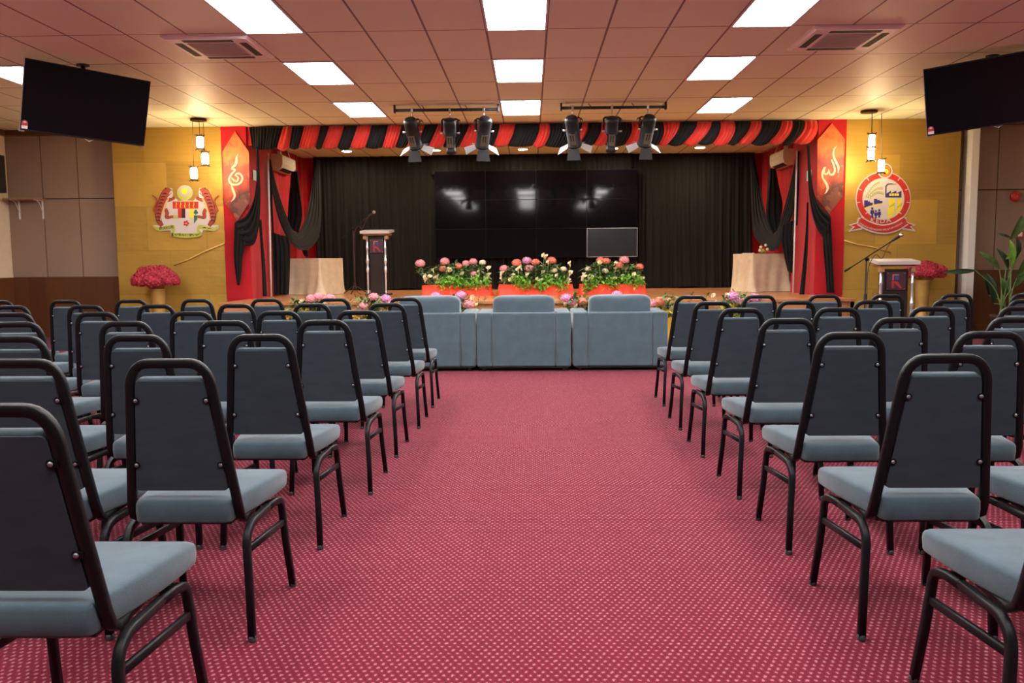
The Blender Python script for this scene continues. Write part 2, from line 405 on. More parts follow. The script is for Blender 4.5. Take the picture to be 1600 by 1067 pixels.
# ------------------------------------------------------------------ ceiling lights
X0, Y0, TW, TL = -.4227, 8.482, .6, 1.2
def make_light():
    r = empty('ceiling_light', (0, 0, CZ))
    mb = MB('white')
    for lo, hi in (((0, 0, -.012), (.6, .022, .002)), ((0, 1.178, -.012), (.6, 1.2, .002)), ((0, .022, -.012), (.022, 1.178, .002)), ((.578, .022, -.012), (.6, 1.178, .002))): mb.box(lo, hi)
    mb.build('frame', r); MB('panel_light').box((.022, .022, -.007), (.578, 1.178, .001)).build('diffuser', r)
    return r
lp = make_light(); first = True
for cname, cs in (('far left outer', (-10,)*6), ('left', (-4,)*6), ('middle', (0,)*6), ('right', (5, 4, 4, 4, 4, 4)), ('far right outer', (10,)*6)):
    for k, c in enumerate(cs):
        r_ = 3-2*k
        if 'outer' in cname and (k == 0 or (k == 1 and c > 0)): continue
        o = lp if first else copy_tree(lp); first = False
        o.location = (X0+c*TW, Y0+r_*TL, CZ)
        tag(o, f'lit white ceiling light panel in the {cname} line, {ORD[k]} from the stage', 'ceiling light', 'ceiling light panels')
# cassette air conditioners
def cassette(x, y, w=.88, d=.90):
    r = empty('ceiling_air_conditioner', (x, y, CZ)); a, b = w/2, d/2
    mb = MB('ac_white')
    lo = [(-a, -b, -.004), (a, -b, -.004), (a, b, -.004), (-a, b, -.004)]
    k = .93; r0 = mb.ring([(p[0], p[1], .0) for p in lo]); r1 = mb.ring([(p[0], p[1], -.012) for p in lo]); r2 = mb.ring([(p[0]*k, p[1]*k, -.035) for p in lo])
    mb.bridge(r0, r1, True, False); mb.bridge(r1, r2, True, False); mb.face(r2, False); mb.build('housing', r)
    g = MB('grille').box((-a*.56, -b*.56, -.042), (a*.56, b*.56, -.034), .003)
    for i in range(11):
        y_ = -b*.5 + b*i/10; g.box((-a*.53, y_-.006, -.046), (a*.53, y_+.006, -.041))
    g.build('intake_grille', r)
    for (x0, y0, x1, y1) in ((-a*.58, -b*.84, a*.58, -b*.67), (-a*.58, b*.67, a*.58, b*.84), (-a*.84, -b*.58, -a*.67, b*.58), (a*.67, -b*.58, a*.84, b*.58)):
        MB('dark').box((x0, y0, -.0375), (x1, y1, -.033)).build('air_slot', r)
    return r
tag(cassette(-3.26, 8.97), 'white cassette air conditioner in ceiling, on the side of the tiger crest', 'air conditioner', 'ceiling air conditioners')
tag(cassette(3.25, 8.95), 'white cassette air conditioner in ceiling, on the side of the round factory emblem', 'air conditioner', 'ceiling air conditioners')
# downlights over the stage
for k, xw in enumerate((-3.75, -1.93, -.136, 1.70, 3.46)):
    r = empty('downlight', (xw, 17.28, CZ), 0, f'small round downlight in the stage ceiling, {ORD[k]} from the tiger crest side', 'downlight', 'stage ceiling downlights')
    MB('white').lathe([(.12, .002), (.12, -.012), (.098, -.016), (.096, -.004)], 24, cap=False).build('trim_ring', r)
    MB('downlight_glow').lathe([(.096, .001), (.096, -.006)], 24).build('lens', r)
# ------------------------------------------------------------------ banquet chairs
def make_chair():
    r = empty('banquet_chair', (0, 0, 0))
    # plane of the back: origin bottom, direction e
    P0 = Vector((0, -.212, .46)); e = Vector((0, -.080, .49)).normalized(); nrm = Vector((0, e.z, -e.y))     # nrm points to the front
    def bk(u, v, w=0): return P0 + Vector((u, 0, 0)) + e*v + nrm*w
    top = .485; half0, half1, R = .176, .131, .085
    def hw(v): return half0 + (half1-half0)*v/.40
    right = [Vector((.150, .02, .392)), Vector((.160, -.09, .392)), Vector((.172, -.160, .396)), Vector((.178, -.196, .418))]
    right += [bk(hw(v), v) for v in (.0, .1, .2, .3, .385)]
    for a in (12, 26, 40, 54, 68, 80, 90):
        t = math.radians(a); right.append(bk(hw(.385)-.068*(1-math.cos(t)**.85 if a < 90 else 1)-.004*a/90, .385+(top-.385)*math.sin(t)**.9))
    left = [Vector((-p.x, p.y, p.z)) for p in right]
    mb = MB('black_metal'); mb.tube(right + left[::-1], .0150, 10, .0110, upv=(0, 0, 1), sq=True); mb.build('back_frame', r)
    # padded back
    def outline(v0, v1, ins, rc=.02):
        pts = []
        w0, w1 = hw(v0)-.016-ins, hw(v1)-.016-ins
        for s_, vv, ww in ((-1, v0, w0), (1, v0, w0), (1, v1, w1), (-1, v1, w1)): pts.append((s_*ww, vv))
        out = []; n = len(pts)
        for i in range(n):
            p, a, b = Vector(pts[i]), Vector(pts[i-1]), Vector(pts[(i+1) % n])
            da, db = (a-p).normalized()*rc, (b-p).normalized()*rc
            for k in range(5):
                t = k/4; out.append((p+da)*(1-t)**2 + p*2*t*(1-t) + (p+db)*t*t)
        return out
    mb = MB('fabric'); rings = []
    for ins, w in ((.010, -.006), (.0, -.001), (.0, .020), (.004, .030), (.014, .037), (.05, .042)):
        rings.append(mb.ring([bk(q.x, q.y, w) for q in outline(.052+ins*.6, .436-ins*.6, ins)]))
    for a, b in zip(rings, rings[1:]): mb.bridge(a, b)
    mb.face(rings[0][::-1], False); mb.face(rings[-1], True); mb.build('backrest', r)
    mb = MB('back'); mb.slab([bk(q.x, q.y, -.0055) for q in outline(.054, .428, .003, .014)], nrm*-.0055); bp = mb.build('back_panel', r)
    for s_ in (-1, 1):
        for v in (.365, .145):
            mb = MB('black_metal'); c = bk(s_*(hw(v)-.022), v, -.012)
            mx = Matrix.Translation(c) @ Matrix(((1, 0, 0), (0, -nrm.y, e.y), (0, -nrm.z, e.z))).to_4x4()
            R3 = Matrix((Vector((1, 0, 0)), -nrm, e)).transposed().to_4x4(); mx = Matrix.Translation(c) @ R3
            mb.lathe([(.0115, 0), (.0115, .002)], 12, axis=1, mtx=Matrix.Translation(c) @ R3 @ Matrix.Scale(-1, 4, (0, 1, 0)))
            mb.box((s_*.004-.012, -.001, -.0075), (s_*.004+.012, .002, .0075), mtx=mx)
            mb.use('bolt'); mb.lathe([(.0064, .0015), (.0064, .0045), (.004, .006), (.0015, .0064)], 10, axis=1, mtx=Matrix.Translation(c) @ R3 @ Matrix.Scale(-1, 4, (0, 1, 0)))
            mb.build('bolt', bp)
    # seat
    def seat_outline(ins):
        pts = [(-.153, -.247), (.153, -.247), (.207, .05), (.203, .262), (-.203, .262), (-.207, .05)]; rcs = (.030, .030, .12, .034, .034, .12); out = []; n = len(pts)
        for i in range(n):
            p, a, b = Vector(pts[i]), Vector(pts[i-1]), Vector(pts[(i+1) % n]); rc = rcs[i]
            da, db = (a-p).normalized()*rc, (b-p).normalized()*rc
            for k in range(6):
                t = k/5; q = (p+da)*(1-t)**2 + p*2*t*(1-t) + (p+db)*t*t
                c = Vector((0, .005)); d = q-c; out.append(c + d*(1-ins/.2))
        return out
    mb = MB('fabric'); rings = []
    for ins, z in ((.012, .402), (.003, .405), (0, .412), (-.002, .44), (-.001, .466), (.002, .474), (.008, .479), (.02, .482), (.07, .486), (.15, .489)):
        rings.append(mb.ring([(q.x, q.y, z - max(0, q.y-.05)*.09*(1 if z > .45 else .3)) for q in seat_outline(ins)]))
    for a, b in zip(rings, rings[1:]): mb.bridge(a, b)
    mb.face(rings[0][::-1], False); mb.face(rings[-1], True); st = mb.build('seat', r)
    mb = MB('dark'); mb.box((-.150, -.21, .392), (.150, .22, .405)); mb.build('seat_board', r)
    # legs
    for s_ in (-1, 1):
        x0, x1 = .196*s_, .214*s_
        rear = [Vector((x1, -.235, .012)), Vector((x0+.012*s_, -.226, .18)), Vector((x0+.006*s_, -.218, .30))]
        for a in (0, 18, 36, 54, 72, 90): t = math.radians(a); rear.append(Vector((x0+.004*s_, -.215+.075*(1-math.cos(t)), .315+.068*math.sin(t))))
        rear.append(Vector((x0, .03, .380)))
        mb = MB('black_metal'); mb.tube(rear, .0125, 10, .0125, sq=True); l1 = mb.build('leg', r)
        front = [Vector((x0, .02, .380)), Vector((x0, .10, .377))]
        for a in (90, 72, 54, 36, 18, 0): t = math.radians(a); front.append(Vector((x0+.002*s_, .185-.055*(1-math.cos(t)), .318+.055*math.sin(t))))
        front += [Vector((x0+.008*s_, .205, .18)), Vector((x1, .236, .012))]
        mb = MB('black_metal'); mb.tube(front, .0125, 10, .0125, sq=True); l2 = mb.build('leg', r)
        for lg, y_ in ((l1, -.236), (l2, .237)):
            MB('rubber').lathe([(.0135, .001), (.0145, .004), (.0145, .016), (.013, .02)], 12, c=(x1, y_, 0)).build('foot_cap', lg)
        MB('black_metal').tube([(x0+.005*s_, -.216, .305), (x0+.004*s_, .193, .272)], .008, 8, .0125, sq=True).build('stretcher', r)
    MB('black_metal').tube([(-.19, .165, .355), (.19, .165, .355)], .01, 8, .01, sq=True).build('crossbar', r)
    return r
LROW = {1: 2.04, 2: 2.873, 3: 3.763, 4: 4.618, 5: 5.474, 6: 6.398, 7: 7.308}
RROW = {1: 2.15, 2: 2.893, 3: 3.70, 4: 4.523, 5: 5.453, 6: 6.319, 7: 7.327}
LX = {7: [(-1.061, 0, 0), (-1.668, -0.008, 0.003), (-2.241, -0.004, 0.006), (-2.833, 0.004, -0.026), (-3.402, -0.015, 0.02), (-3.964, -0.007, -0.016), (-4.566, 0.015, -0.002)], 6: [(-1.059, 0, 0), (-1.619, 0.01, -0.001), (-2.176, 0.004, -0.021), (-2.788, 0.004, 0.022), (-3.311, 0.001, 0.014), (-3.861, 0.005, -0.026)], 5: [(-1.081, 0, 0), (-1.586, 0.008, 0.005), (-2.125, -0.006, -0.028), (-2.744, 0.011, -0.002), (-3.294, 0.007, 0.023)], 4: [(-1.084, 0, 0), (-1.62, 0.006, 0.025), (-2.14, -0.003, 0.018), (-2.727, -0.002, 0.026)], 3: [(-1.141, 0, 0), (-1.672, 0.011, -0.024), (-2.181, -0.011, -0.017)], 2: [(-1.144, 0, 0), (-1.628, 0.014, -0.004)], 1: [(-1.16, 0, 0)]}
RX = {7: [(1.356, 0, 0), (1.931, 0.004, -0.012), (2.469, 0.0, -0.007), (2.985, -0.004, 0.005), (3.557, 0.003, 0.024), (4.144, 0.005, 0.026)], 6: [(1.316, 0, 0), (1.911, 0.011, 0.029), (2.468, 0.005, -0.02), (3.013, 0.011, 0.028), (3.565, 0.012, 0.004)], 5: [(1.303, 0, 0), (1.9, 0.006, -0.017), (2.473, 0.01, 0.004), (3.018, -0.006, -0.026)], 4: [(1.302, 0, 0), (1.864, 0.011, 0.029), (2.431, -0.012, 0.018)], 3: [(1.307, 0, 0), (1.874, -0.003, -0.021)], 2: [(1.297, 0, 0), (1.86, 0, 0)], 1: [(1.345, 0, 0)]}

chair0 = make_chair(); used = False
for side, rows, table in (('left', LROW, LX), ('right', RROW, RX)):
    for row in sorted(table, reverse=True):
        for k, (x, dy, rz) in enumerate(table[row]):
            o = chair0 if not used else copy_tree(chair0); used = True
            o.location = (x, rows[row]+dy, 0); o.rotation_euler = (0, 0, rz)
            pos = 'at the aisle end' if k == 0 else f'{ORD[k]} from the aisle'
            tag(o, f'black-framed blue-grey chair {side} of the aisle, {ORD[7-row]} row behind the sofas, {pos}', 'chair', f'banquet chairs {side} of the aisle')
# ------------------------------------------------------------------ armchairs facing the stage
def make_sofa():
    r = empty('armchair', (0, 0, 0)); W = 1.075
    def cushion(lo, hi, bev, puff, name, par=r, m='sofa'):
        mb = MB(m); c = [(a+b)/2 for a, b in zip(lo, hi)]; h = [(b-a)/2 for a, b in zip(lo, hi)]; n = 14
        def sq(a, p): return math.copysign(abs(a)**p, a)
        def f(u, v):
            th, ph = u*2*PI, (v-.5)*PI
            e1, e2 = .32, .32
            x = sq(math.cos(ph), e1)*sq(math.cos(th), e2); y = sq(math.cos(ph), e1)*sq(math.sin(th), e2); z = sq(math.sin(ph), e1)
            k = 1 + puff*mnoise.noise(Vector((x*1.7+lo[0], y*1.7, z*1.7+3)))
            return (c[0]+h[0]*x*k, c[1]+h[1]*y*k, c[2]+h[2]*z*k)
        mb.grid(f, 56, 28, True, True); return mb.build(name, par)
    mb = MB('sofa'); mb.box((-.362, .0, .05), (.362, .20, .672), .022, seg=3); mb.build('back', r)
    for s in (-1, 1):
        x0, x1 = sorted((s*.364, s*.5375)); mb = MB('sofa'); mb.box((x0, .004, .05), (x1, .86, .672), .02, seg=3); mb.build('arm', r)
    MB('sofa').box((-.36, .2, .06), (.36, .84, .30), .02).build('base', r)
    cushion((-.358, .17, .28), (.358, .88, .47), .04, .02, 'seat_cushion')
    cushion((-.355, .06, .47), (.355, .34, .862), .05, .045, 'back_cushion')
    MB('dark').box((-.51, .03, .035), (.51, .83, .055)).build('underside', r)
    for x in (-.46, .46):
        for y in (.07, .79): MB('dark').lathe([(.022, 0), (.026, .05)], 12, c=(x, y, 0)).build('foot', r)
    return r
so = make_sofa()
for k, (x, y, rz, t) in enumerate(((-1.165, 9.44, .006, 'single grey-blue armchair at the lectern end of the row of three, facing the stage'),
                                   (-.078, 9.43, 0, 'middle grey-blue armchair of the three with their backs to the aisle'),
                                   (1.022, 9.44, -.006, 'grey-blue armchair at the end of three nearest the factory emblem, facing the stage'))):
    o = so if k == 0 else copy_tree(so); o.location = (x, y, 0); o.rotation_euler = (0, 0, rz)
    tag(o, t, 'armchair', 'armchairs in front of the stage')
# ------------------------------------------------------------------ ceiling-hung televisions
def tv(pos, a, b, c, label, pole):
    r = empty('television', pos, 0, label, 'television', 'ceiling-hung televisions')
    Rz, Rx, Ry = Matrix.Rotation(a, 4, 'Z'), Matrix.Rotation(b, 4, 'X'), Matrix.Rotation(c, 4, 'Y'); Rm = Rz @ Rx @ Ry
    w, h = 1.33, .772
    def add(mb, name, par=r):
        o = mb.build(name, par); o.matrix_local = Rm if par is r else Matrix(); return o
    mb = MB('plastic_black'); mb.box((-w/2, 0, -h/2), (w/2, .035, h/2), .006); mb.box((-.42, .03, -.28), (.42, .075, .22), .02); cab = add(mb, 'cabinet')
    sc = MB('tv_screen').box((-w/2+.010, -.004, -h/2+.020), (w/2-.010, .002, h/2-.010)); add(sc, 'screen')
    for lo, hi in (((-w/2-.003, -.002, -h/2-.003), (-w/2+.004, .02, h/2+.003)), ((w/2-.03, -.003, -h/2-.012), (w/2+.003, .02, -h/2+.003)), ((-w/2-.008, -.003, -h/2-.014), (-w/2+.045, .02, -h/2+.002))): add(MB('steel').box(lo, hi), 'edge_guard')
    mb = MB('sticker_red'); pts = [(-w/2+.012, -.0052, -h/2+.055), (-w/2+.072, -.0052, -h/2+.055)] + [(-w/2+.042+.03*math.cos(t*PI/12), -.0052, -h/2+.085+.03*math.sin(t*PI/12)) for t in range(13)]
    mb.slab(pts, (0, .001, 0)); mb.use('paper'); mb.box((-w/2+.012, -.0056, -h/2+.022), (-w/2+.072, -.0046, -h/2+.055))
    mb.slab([(-w/2+.042+.016*math.cos(t*PI/10), -.0058, -h/2+.088+.014*math.sin(t*PI/10)) for t in range(11)], (0, .001, 0)); add(mb, 'rating_sticker')
    mb = MB('dark'); top = Vector((pole[0]-pos[0], pole[1]-pos[1], .26)); zt = CZ-pos[2]
    mb.tube([Rm @ Vector((0, .05, .12)), (top.x, top.y, top.z)], .02, 10); mb.tube([(top.x, top.y, top.z-.04), (top.x, top.y, zt)], .026, 12); mb.lathe([(.07, zt-.012), (.07, zt)], 20, c=(top.x, top.y, 0)); mb.build('ceiling_pole', r)
    mb = MB('white'); mb.tube([Rm @ Vector((.0, .03, -h/2)), Rm @ Vector((.05, .02, -h/2-.028)), Rm @ Vector((.12, .03, -h/2+.004))], .004, 6); mb.build('cable_loop', r)
tv((-5.04, 9.61, 3.069), .77, .287, .051, 'black flat television hanging tilted from the ceiling in front of taupe boards and gold wall', (-5.12, 9.70))
tv((5.123, 9.546, 3.070), -.397, .44, -.104, 'black flat television hanging from the ceiling on the factory emblem side, above the plant', (5.26, 9.83))
# ------------------------------------------------------------------ lighting bars and stage spots
def bar(x0, x1, y, z, label, cl):
    r = empty('lighting_bar', ((x0+x1)/2, y, z), 0, label, 'lighting bar', 'stage lighting bars'); h = (x1-x0)/2
    MB('dark').tube([(-h, 0, 0), (h, 0, 0)], .022, 12).build('tube', r)
    for s in (-1, 1):
        MB('dark').box((s*h-.012, -.035, -.035), (s*h+.012, .035, CZ-z)).build('bracket', r)
    for x in cl:
        mb = MB('steel'); mb.box((x-.016, -.028, -.03), (x+.016, .028, .034), .004); mb.tube([(x, 0, -.03), (x, 0, -.105)], .008, 8); mb.build('clamp', r)
    for x in (-.36, .27): MB('cable').tube(crom([(x, .03, CZ-z), (x+.03, .03, .03), (x+.06, .024, .0), (x+.09, .024, -.02)], 12), .006, 6).build('cable', r)
BY, BZ = 12.4, 3.462
bar(-1.97, -.455, BY, BZ, 'black ceiling bar carrying three spotlights, on the lectern side of the stage', [-.5025, .0505, .5475])
bar(.463, 1.98, BY, BZ+.006, 'black ceiling bar carrying three spotlights, on the factory emblem side of the stage', [-.5915, -.0215, .4985])
def spot(x, rz, tilt, barn, label, white_side=0):
    r = empty('stage_spotlight', (x, BY, BZ), 0, label, 'spotlight', 'stage spotlights')
    R0 = Matrix.Rotation(rz, 4, 'Z'); piv = Vector((0, 0, -.30 if barn else -.322))
    mb = MB('black_metal'); Y = [R0 @ Vector(p) for p in ((-.118, 0, -.31), (-.118, 0, -.15), (-.10, 0, -.134), (.10, 0, -.134), (.118, 0, -.15), (.118, 0, -.31))]
    mb.tube(Y, .006, 8, .014, sq=True); mb.build('yoke', r)
    # body axis: local +z is the back end, -z is the lens; tilted so that the lens looks down at the stage
    B = Matrix.Translation(piv) @ R0 @ Matrix.Rotation(tilt, 4, 'X') @ Matrix.Rotation(0, 4, 'Z')
    mb = MB('plastic_black'); R_ = .098 if barn else .094
    mb.lathe([(.045, .20), (.075, .195), (.095, .165), (R_, .13), (R_, -.02)], 24, mtx=B)
    if barn: mb.lathe([(R_, -.02), (R_*.98, -.23), (R_*1.06, -.235), (R_*1.06, -.265), (R_*.9, -.268)], 24, mtx=B)
    else: mb.lathe([(R_, -.02), (R_*.86, -.06), (R_*.70, -.08), (R_*.68, -.26), (R_*.78, -.265), (R_*.78, -.32), (R_*.6, -.325)], 24, mtx=B)
    bd = mb.build('body', r)
    mb = MB('spot_label'); mb.box((-.045, -R_-.004, -.20), (.045, -R_*.86, -.03), mtx=B)
    mb.use('dark')
    for i in range(2): mb.box((-.028+.034*i, -R_-.006, -.14), (-.010+.034*i, -R_-.002, -.045), mtx=B)
    mb.build('vent_plate', r)
    mb = MB('lens_blue'); mb.lathe([(.022, -.092), (.010, -.1)], 12, c=(-.03, 0, .10), axis=1, mtx=B @ Matrix.Scale(-1, 4, (0, 1, 0)) if 0 else B); mb.build('indicator', r)
    for s in (-1, 1):
        mb = MB('steel'); mb.tube([piv + R0 @ Vector((s*.095, 0, -.01)), piv + R0 @ Vector((s*.145, 0, -.01))], .014, 10); mb.build('knob', r)
    mb = MB('cable'); sg = 1 if rz <= 0 else -1; mb.tube(crom([(sg*.03, .05, -.2), (sg*.12, .09, -.14), (sg*.15, .07, -.17), (sg*.13, .04, -.135), (sg*.07, .02, -.132)], 18), .006, 6); mb.build('cable', r)
    if barn:
        for k in range(4):
            Q = B @ Matrix.Translation((0, 0, -.262)) @ Matrix.Rotation(k*PI/2, 4, 'Z') @ Matrix.Translation((0, -.10, 0)) @ Matrix.Rotation(math.radians(-34 if k == 0 else -62), 4, 'X')
            mb = MB('dark' if k == 0 else 'barn_in'); mb.slab([Q @ Vector(p) for p in ((-.075, 0, 0), (.075, 0, 0), (.105, 0, -.165), (-.105, 0, -.165))], Q.to_3x3() @ Vector((0, .003, 0)))
            mb.use('dark' if k == 0 else 'barn_in'); mb.slab([Q @ Vector(p) for p in ((-.07, .0032, -.004), (.07, .0032, -.004), (.10, .0032, -.16), (-.10, .0032, -.16))], Q.to_3x3() @ Vector((0, .002, 0)))
            mb.build('barn_door', r)
    return r
for k, (x, rz, barn) in enumerate(((-1.715, .22, 1), (-1.162, 0, 0), (-.665, -.26, 1), (.63, .26, 1), (1.20, 0, 0), (1.72, -.18, 1))):
    b = 'lectern-side' if k < 3 else 'emblem-side'
    spot(x, -rz, .62 if barn else .5, barn, f'black stage spotlight {"with barn doors" if barn else "without barn doors"} on the {b} bar, {ORD[k]} of the six')
# ------------------------------------------------------------------ stage curtain, swags, pelmet
def curtain(name, x0, x1, y, z0, z1, label):
    mb = MB('curtain')
    def f(u, v):
        x = x0+(x1-x0)*u; n = mnoise.noise(Vector((x*1.3, v*.6, 2))); fl = 1-v
        w = math.sin(x*33+4*n) * (.030+.018*mnoise.noise(Vector((x*.9, 5, 1)))) + .02*math.sin(x*71+2*n+v*1.5)
        w += fl**3*.05*math.sin(x*9+n*3)
        return (x, y + w*(.55+.45*fl) - fl**6*.08, z0 + (z1-z0)*v + (fl**8)*.025*math.sin(x*4.1))
    mb.grid(f, 620, 14); return tag(mb.build(name), label, 'curtain')
curtain('stage_curtain', -4.68, 4.80, YC, ZS+.012, CZ-.005, 'full-width pleated black curtain closing the back of the stage')
mb = MB('curtain')
mb.grid(lambda u, v: (-2.12+4.3*u, YC-.12+.022*math.sin(u*210+2*math.sin(u*37))*(1-v*.4), 3.12+.41*v), 460, 3)
tag(mb.build('curtain_valance'), 'short gathered black valance strip above the video wall', 'valance')
def drape(name, A, B, m, folds, amp, parent=None, ns=40, nt=28, out=(0, -1, 0)):
    """cloth between two guide curves, gathered in folds along its length"""
    A = crom(A, ns+1); B = crom(B, ns+1); out = Vector(out); ph = random.random()*6
    mb = MB(m)
    def f(u, v):
        i = round(u*ns); a, b = A[i], B[i]; p = a.lerp(b, v)
        k = math.sin(v*PI)**.5 if 0 < v < 1 else 0
        wv = .5+.5*math.sin(v*folds*2*PI + ph + 1.2*math.sin(u*4+ph)) + .25*math.sin(v*folds*5.1+u*3)
        return p + out*(amp*(k*.8+wv*.75)*(.5+.5*min(1, (b-a).length/.25)))
    mb.grid(f, ns, nt); o = mb.build(name, parent); 
    md = o.modifiers.new('thickness', 'SOLIDIFY'); md.thickness = .004; return o
def L2(x, y, Y): return aty(330+x/3.334, 160+y/3.334, Y)
def L4(x, y, Y): return aty(1000+x/3.334, 160+y/3.334, Y)
def pts(fn, l, Y=None): return [fn(p[0], p[1], p[2] if len(p) > 2 else Y) for p in l]
BC = 'black_cloth'
def cloth_set(label, cat, group, name, items, fn):
    r = None
    loc = fn(*items[0][0][0][:2], items[0][0][0][2] if len(items[0][0][0]) > 2 else items[0][2])
    r = empty(name, (0, 0, 0), 0, label, cat, group)
    for (A, B, Y, folds, amp, pn) in items: drape(pn, pts(fn, A, Y), pts(fn, B, Y), BC, folds, amp, r)
    return r
g = 'black drapes at the stage sides'
# on the lectern-side column
cloth_set('black cloth swept across the red column beside the lectern side art board, tail hanging', 'drape', g, 'column_drape', [
    ([(237, 232), (238, 330), (240, 420), (225, 510), (185, 590), (132, 622)], [(247, 232), (254, 360), (260, 490), (252, 640), (228, 735), (182, 748)], 14.0, 4, .05, 'swag'),
    ([(126, 624), (124, 700), (122, 800), (128, 880), (138, 952)], [(190, 640), (180, 745), (166, 800), (160, 880), (150, 952)], 13.99, 3, .04, 'tail'),
    ([(248, 610), (257, 720), (264, 850), (270, 1008)], [(262, 610), (270, 720), (282, 850), (291, 1008)], 14.25, 1, .03, 'strip')], L2)
cloth_set('black cloth looped along the red side wall under the lectern side air conditioner', 'drape', g, 'wall_drape', [
    ([(311, 296, 15.05), (345, 430, 15.25), (398, 590, 15.6), (448, 680, 16.1), (492, 610, 16.8), (522, 470, 17.4), (542, 300, 17.95)],
     [(299, 296, 15.0), (328, 480, 15.1), (375, 650, 15.4), (452, 760, 15.8), (530, 752, 16.6), (572, 640, 17.3), (566, 300, 17.9)], None, 5, .09, 'swag'),
    ([(297, 300, 15.02), (304, 420, 15.02), (312, 560, 15.02), (318, 680, 15.02)], [(311, 300, 15.0), (318, 430, 15.0), (322, 570, 15.0), (328, 690, 15.0)], None, 1, .03, 'strip'),
    ([(420, 360, 16.3), (412, 470, 16.3), (404, 560, 16.3), (402, 650, 16.3)], [(452, 360, 16.2), (464, 470, 16.2), (476, 590, 16.2), (458, 680, 16.2)], None, 3, .05, 'fall'),
    ([(318, 675, 15.2), (324, 760, 15.2), (328, 880, 15.2), (330, 1000, 15.2)], [(400, 700, 15.3), (415, 750, 15.3), (412, 860, 15.3), (404, 1000, 15.3)], None, 4, .06, 'tail'),
    ([(470, 750, 16.4), (478, 775, 16.4), (486, 800, 16.4)], [(500, 760, 16.4), (505, 780, 16.4), (510, 803, 16.4)], None, 1, .03, 'end')], L2)
cloth_set('black cloth swept across the red column beside the factory emblem side art board, tail hanging', 'drape', g, 'column_drape', [
    ([(868, 222), (871, 330), (874, 430), (886, 540), (912, 640), (962, 718)], [(880, 222), (888, 380), (900, 460), (922, 520), (952, 556), (988, 585)], 14.0, 4, .05, 'swag'),
    ([(950, 705), (952, 780), (962, 880), (972, 990)], [(990, 586), (998, 720), (1004, 860), (1012, 990)], 13.99, 3, .04, 'tail'),
    ([(868, 520), (860, 680), (845, 850), (830, 1000)], [(877, 520), (876, 690), (868, 850), (856, 1000)], 14.25, 1, .03, 'strip')], L4)
cloth_set('black cloth looped along the red side wall under the factory emblem side air conditioner', 'drape', g, 'wall_drape', [
    ([(812, 258, 15.05), (780, 410, 15.25), (738, 570, 15.6), (694, 684, 16.1), (656, 610, 16.8), (628, 470, 17.4), (590, 270, 17.95)],
     [(826, 258, 15.0), (808, 480, 15.1), (768, 640, 15.4), (700, 770, 15.8), (630, 740, 16.6), (584, 650, 17.3), (572, 280, 17.9)], None, 5, .09, 'swag'),
    ([(815, 270, 15.02), (812, 400, 15.02), (808, 520, 15.02), (800, 640, 15.02)], [(826, 270, 15.0), (824, 400, 15.0), (822, 520, 15.0), (818, 640, 15.0)], None, 1, .03, 'strip'),
    ([(672, 345, 16.3), (662, 480, 16.3), (656, 600, 16.3), (690, 690, 16.3)], [(704, 345, 16.2), (724, 440, 16.2), (742, 540, 16.2), (722, 650, 16.2)], None, 3, .05, 'fall'),
    ([(738, 640, 15.3), (735, 720, 15.3), (744, 780, 15.3), (770, 880, 15.3)], [(820, 600, 15.2), (812, 700, 15.2), (800, 780, 15.2), (792, 890, 15.2)], None, 4, .06, 'tail')], L4)
# pelmet of twisted red and black swathes across the header
r = empty('pelmet_drape', (0, 14.1, CZ), 0, 'long pelmet of twisted scarlet and black swathes across the top of the stage opening', 'pelmet')
BD = [(388, 393), (442, 432), (456, 451), (475, 466), (500, 492), (514, 502), (537, 526), (558, 546), (580, 570), (606, 597), (627, 617), (655, 634), (664, 648), (684, 669), (702, 692), (733, 717), (752, 746), (781, 771), (805, 793), (843, 832), (859, 851), (910, 893), (920, 905), (940, 928), (955, 946), (987, 977), (1003, 995), (1036, 1030), (1064, 1043), (1090, 1068), (1113, 1090), (1126, 1114), (1148, 1138), (1174, 1153), (1192, 1174), (1222, 1201), (1240, 1223), (1258, 1240), (1277, 1267)]
red = [0, 1]
seq = []
for i in range(len(BD)-1): seq.append('black_cloth' if i % 2 == 0 else 'red_swathe')
seq[29] = 'red_swathe'; seq[30] = 'black_cloth'
fix = {28: 'black_cloth', 29: 'red_swathe', 30: 'black_cloth', 31: 'red_swathe', 32: 'black_cloth', 33: 'black_cloth', 34: 'red_swathe', 35: 'black_cloth', 36: 'red_swathe', 37: 'red_swathe'}
COLS = {27: 'black_cloth'}
